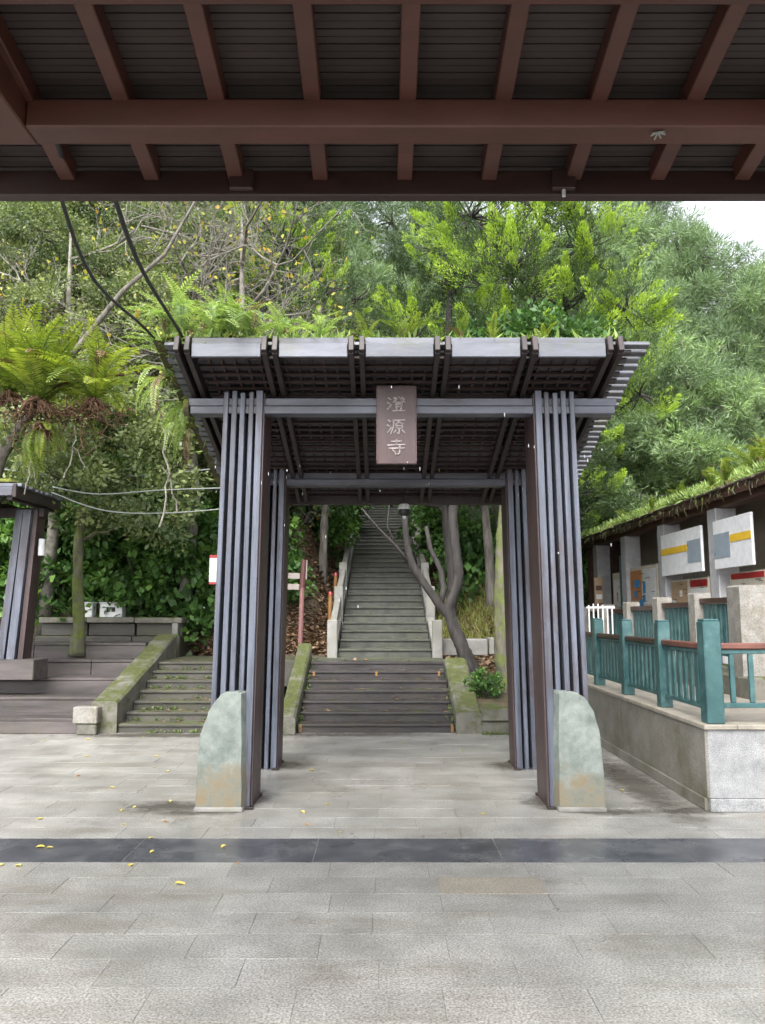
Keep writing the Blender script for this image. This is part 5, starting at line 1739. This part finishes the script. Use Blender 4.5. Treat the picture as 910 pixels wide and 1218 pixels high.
leafpos = [(-1.16, 4.65, .075, 1), (-1.62, 5.98, .06, 2), (-2.58, 6.05, .06, 0), (-2.27, 5.35, .07, 0), (-2.2, 5.34, .05, 1), (-1.55, 4.98, .06, 0), (-1.50, 5.25, .05, 1), (-1.06, 5.36, .06, 1),
           (-1.60, 5.56, .05, 0), (-2.35, 4.98, .05, 1), (-2.24, 4.97, .07, 1), (-2.05, 6.3, .06, 0), (-1.98, 6.4, .05, 1), (-1.75, 6.6, .05, 1), (-2.9, 7.6, .06, 2), (-2.45, 8.6, .06, 0),
           (-2.3, 8.0, .06, 1), (-2.1, 7.8, .05, 1), (-2.4, 7.1, .05, 1), (-3.2, 8.6, .06, 0), (-0.70, 7.85, .07, 0), (-0.45, 6.5, .05, 0), (-0.62, 6.25, .06, 1), (-0.3, 5.7, .05, 1), (0.9, 8.9, .06, 0),
           (-0.55, 5.9, .04, 2), (-0.9, 5.03, .04, 2), (-1.9, 5.9, .04, 1), (-3.6, 9.7, .07, 1), (-4.1, 9.6, .05, 0), (-3.0, 9.9, .05, 1), (0.25, 9.5, .05, 1), (2.1, 7.0, .05, 0), (0.78, 6.2, .05, 0), (0.55, 9.0, .04, 2)]
for (x, y, s, v) in leafpos:
    o = obj('fallen_leaf', lv[v], None, (x, y, .0015), (0, 0, random.uniform(0, 6.28)), s * .78)
    lab = special.get((x, y), ('small yellow fallen leaf on the wet paving', 'small pale fallen leaf on the wet paving', 'small orange fallen leaf on the wet paving')[v])
    if (x, y) not in special:
        lab += (' left of the left guard stone' if x < -1.3 and y > 5.6 and y < 7 else ' at the dark strip' if 4.9 < y < 5.6 else ' near the left stairs' if x < -1.3 and y >= 7 else ' between or behind the gate posts')
        lab = lab.replace(' on the wet paving', '')
    tag(o, lab, 'leaf', 'fallen leaves on the paving')

n = 420
px_, py_, pz_ = [], [], []
for k in range(n):
    w = rng.random()
    if w < .3:
        i_ = rng.integers(0, 7); px_.append(rng.uniform(-1.05, .9)); py_.append(10.25 + i_ * TREAD + rng.uniform(.02, .27)); pz_.append((i_ + 1) * RISE + .006)
    elif w < .6:
        i_ = rng.integers(0, 7); px_.append(rng.uniform(-3.4, -1.8)); py_.append(10.25 + i_ * TREAD + rng.uniform(.02, .27)); pz_.append((i_ + 1) * RISE + .006)
    else:
        i_ = rng.integers(0, 40); px_.append(rng.uniform(-.7, .78)); py_.append(13.05 + i_ * .45 + rng.uniform(.05, .42)); pz_.append(.8 + (i_ + 1) * .142 + .006)
d = rdir(n) * np.array([1, 1, .15])
stuff(obj('step_leaves', leaf_mesh('step_leaves', np.stack([px_, py_, pz_], 1), d, rng.uniform(.03, .08, n), .38, rng.uniform(.3, 1, n), 'leaf_litter', up=.8)),
      'scattered small fallen leaves lying on the stairs', 'leaves')
# tufts of weed in the joints of walls and steps
wp = []
for k in range(260):
    w = rng.random()
    if w < .35:
        wp.append((rng.uniform(-3.45, -1.8), 10.22 + rng.integers(0, 7) * TREAD, 0)); wp[-1] = (wp[-1][0], wp[-1][1], (wp[-1][1] - 10.22) / TREAD * RISE + .01)
    elif w < .55:
        t_ = rng.random(); wp.append((-3.42, 10.2 + 2.8 * t_, .02 + .75 * t_))
    elif w < .7:
        t_ = rng.random(); wp.append((-1.105, 10.2 + 2.0 * t_, .04 + .78 * t_))
    elif w < .85:
        t_ = rng.random(); wp.append((.945, 10.2 + 1.7 * t_, .05 + .62 * t_))
    else:
        wp.append((rng.uniform(1.3, 2.5), 10.10, .0))
wp = np.repeat(np.array(wp), 16, 0) + rng.normal(size=(len(wp) * 16, 3)) * np.array([.03, .02, .006])
n = len(wp)
d = norm(rng.normal(size=(n, 3)) * .6 + np.array([0, -.3, .9]))
stuff(obj('step_weeds', leaf_mesh('step_weeds', wp, d, rng.uniform(.015, .05, n), .25, rng.uniform(.1, .8, n), 'leaf_olive')),
      'small green weeds growing in the joints of the stairs', 'weeds')

# ------------------------------------------------------------------ drips falling from the gate roof
n = 42
m = MB()
for k in range(n):
    x, y = random.uniform(-1.6, 1.9), random.choice((5.80, 5.82, 6.2, 6.9, 7.6))
    z = random.uniform(1.2, 3.45) if y < 6 else random.uniform(2.6, 3.0)
    l = random.uniform(.012, .035)
    r_ = random.uniform(.002, .0035)
    m.tube([(x, y, z), (x, y, z - l * .5), (x, y, z - l)], [r_ * .4, r_, r_ * .5], 6)
dm = m.build('rain_drops', 'white_paint')
gm = bpy.data.materials.new('water_drop')
gm.use_nodes = True
gb = gm.node_tree.nodes['Principled BSDF']
gb.inputs['Base Color'].default_value = (.85, .88, .9, 1)
gb.inputs['Roughness'].default_value = .1
gb.inputs['Transmission Weight'].default_value = .4
dm.data.materials[0] = gm
stuff(dm, 'rain drops falling from the edge of the gate roof', 'rain drops')
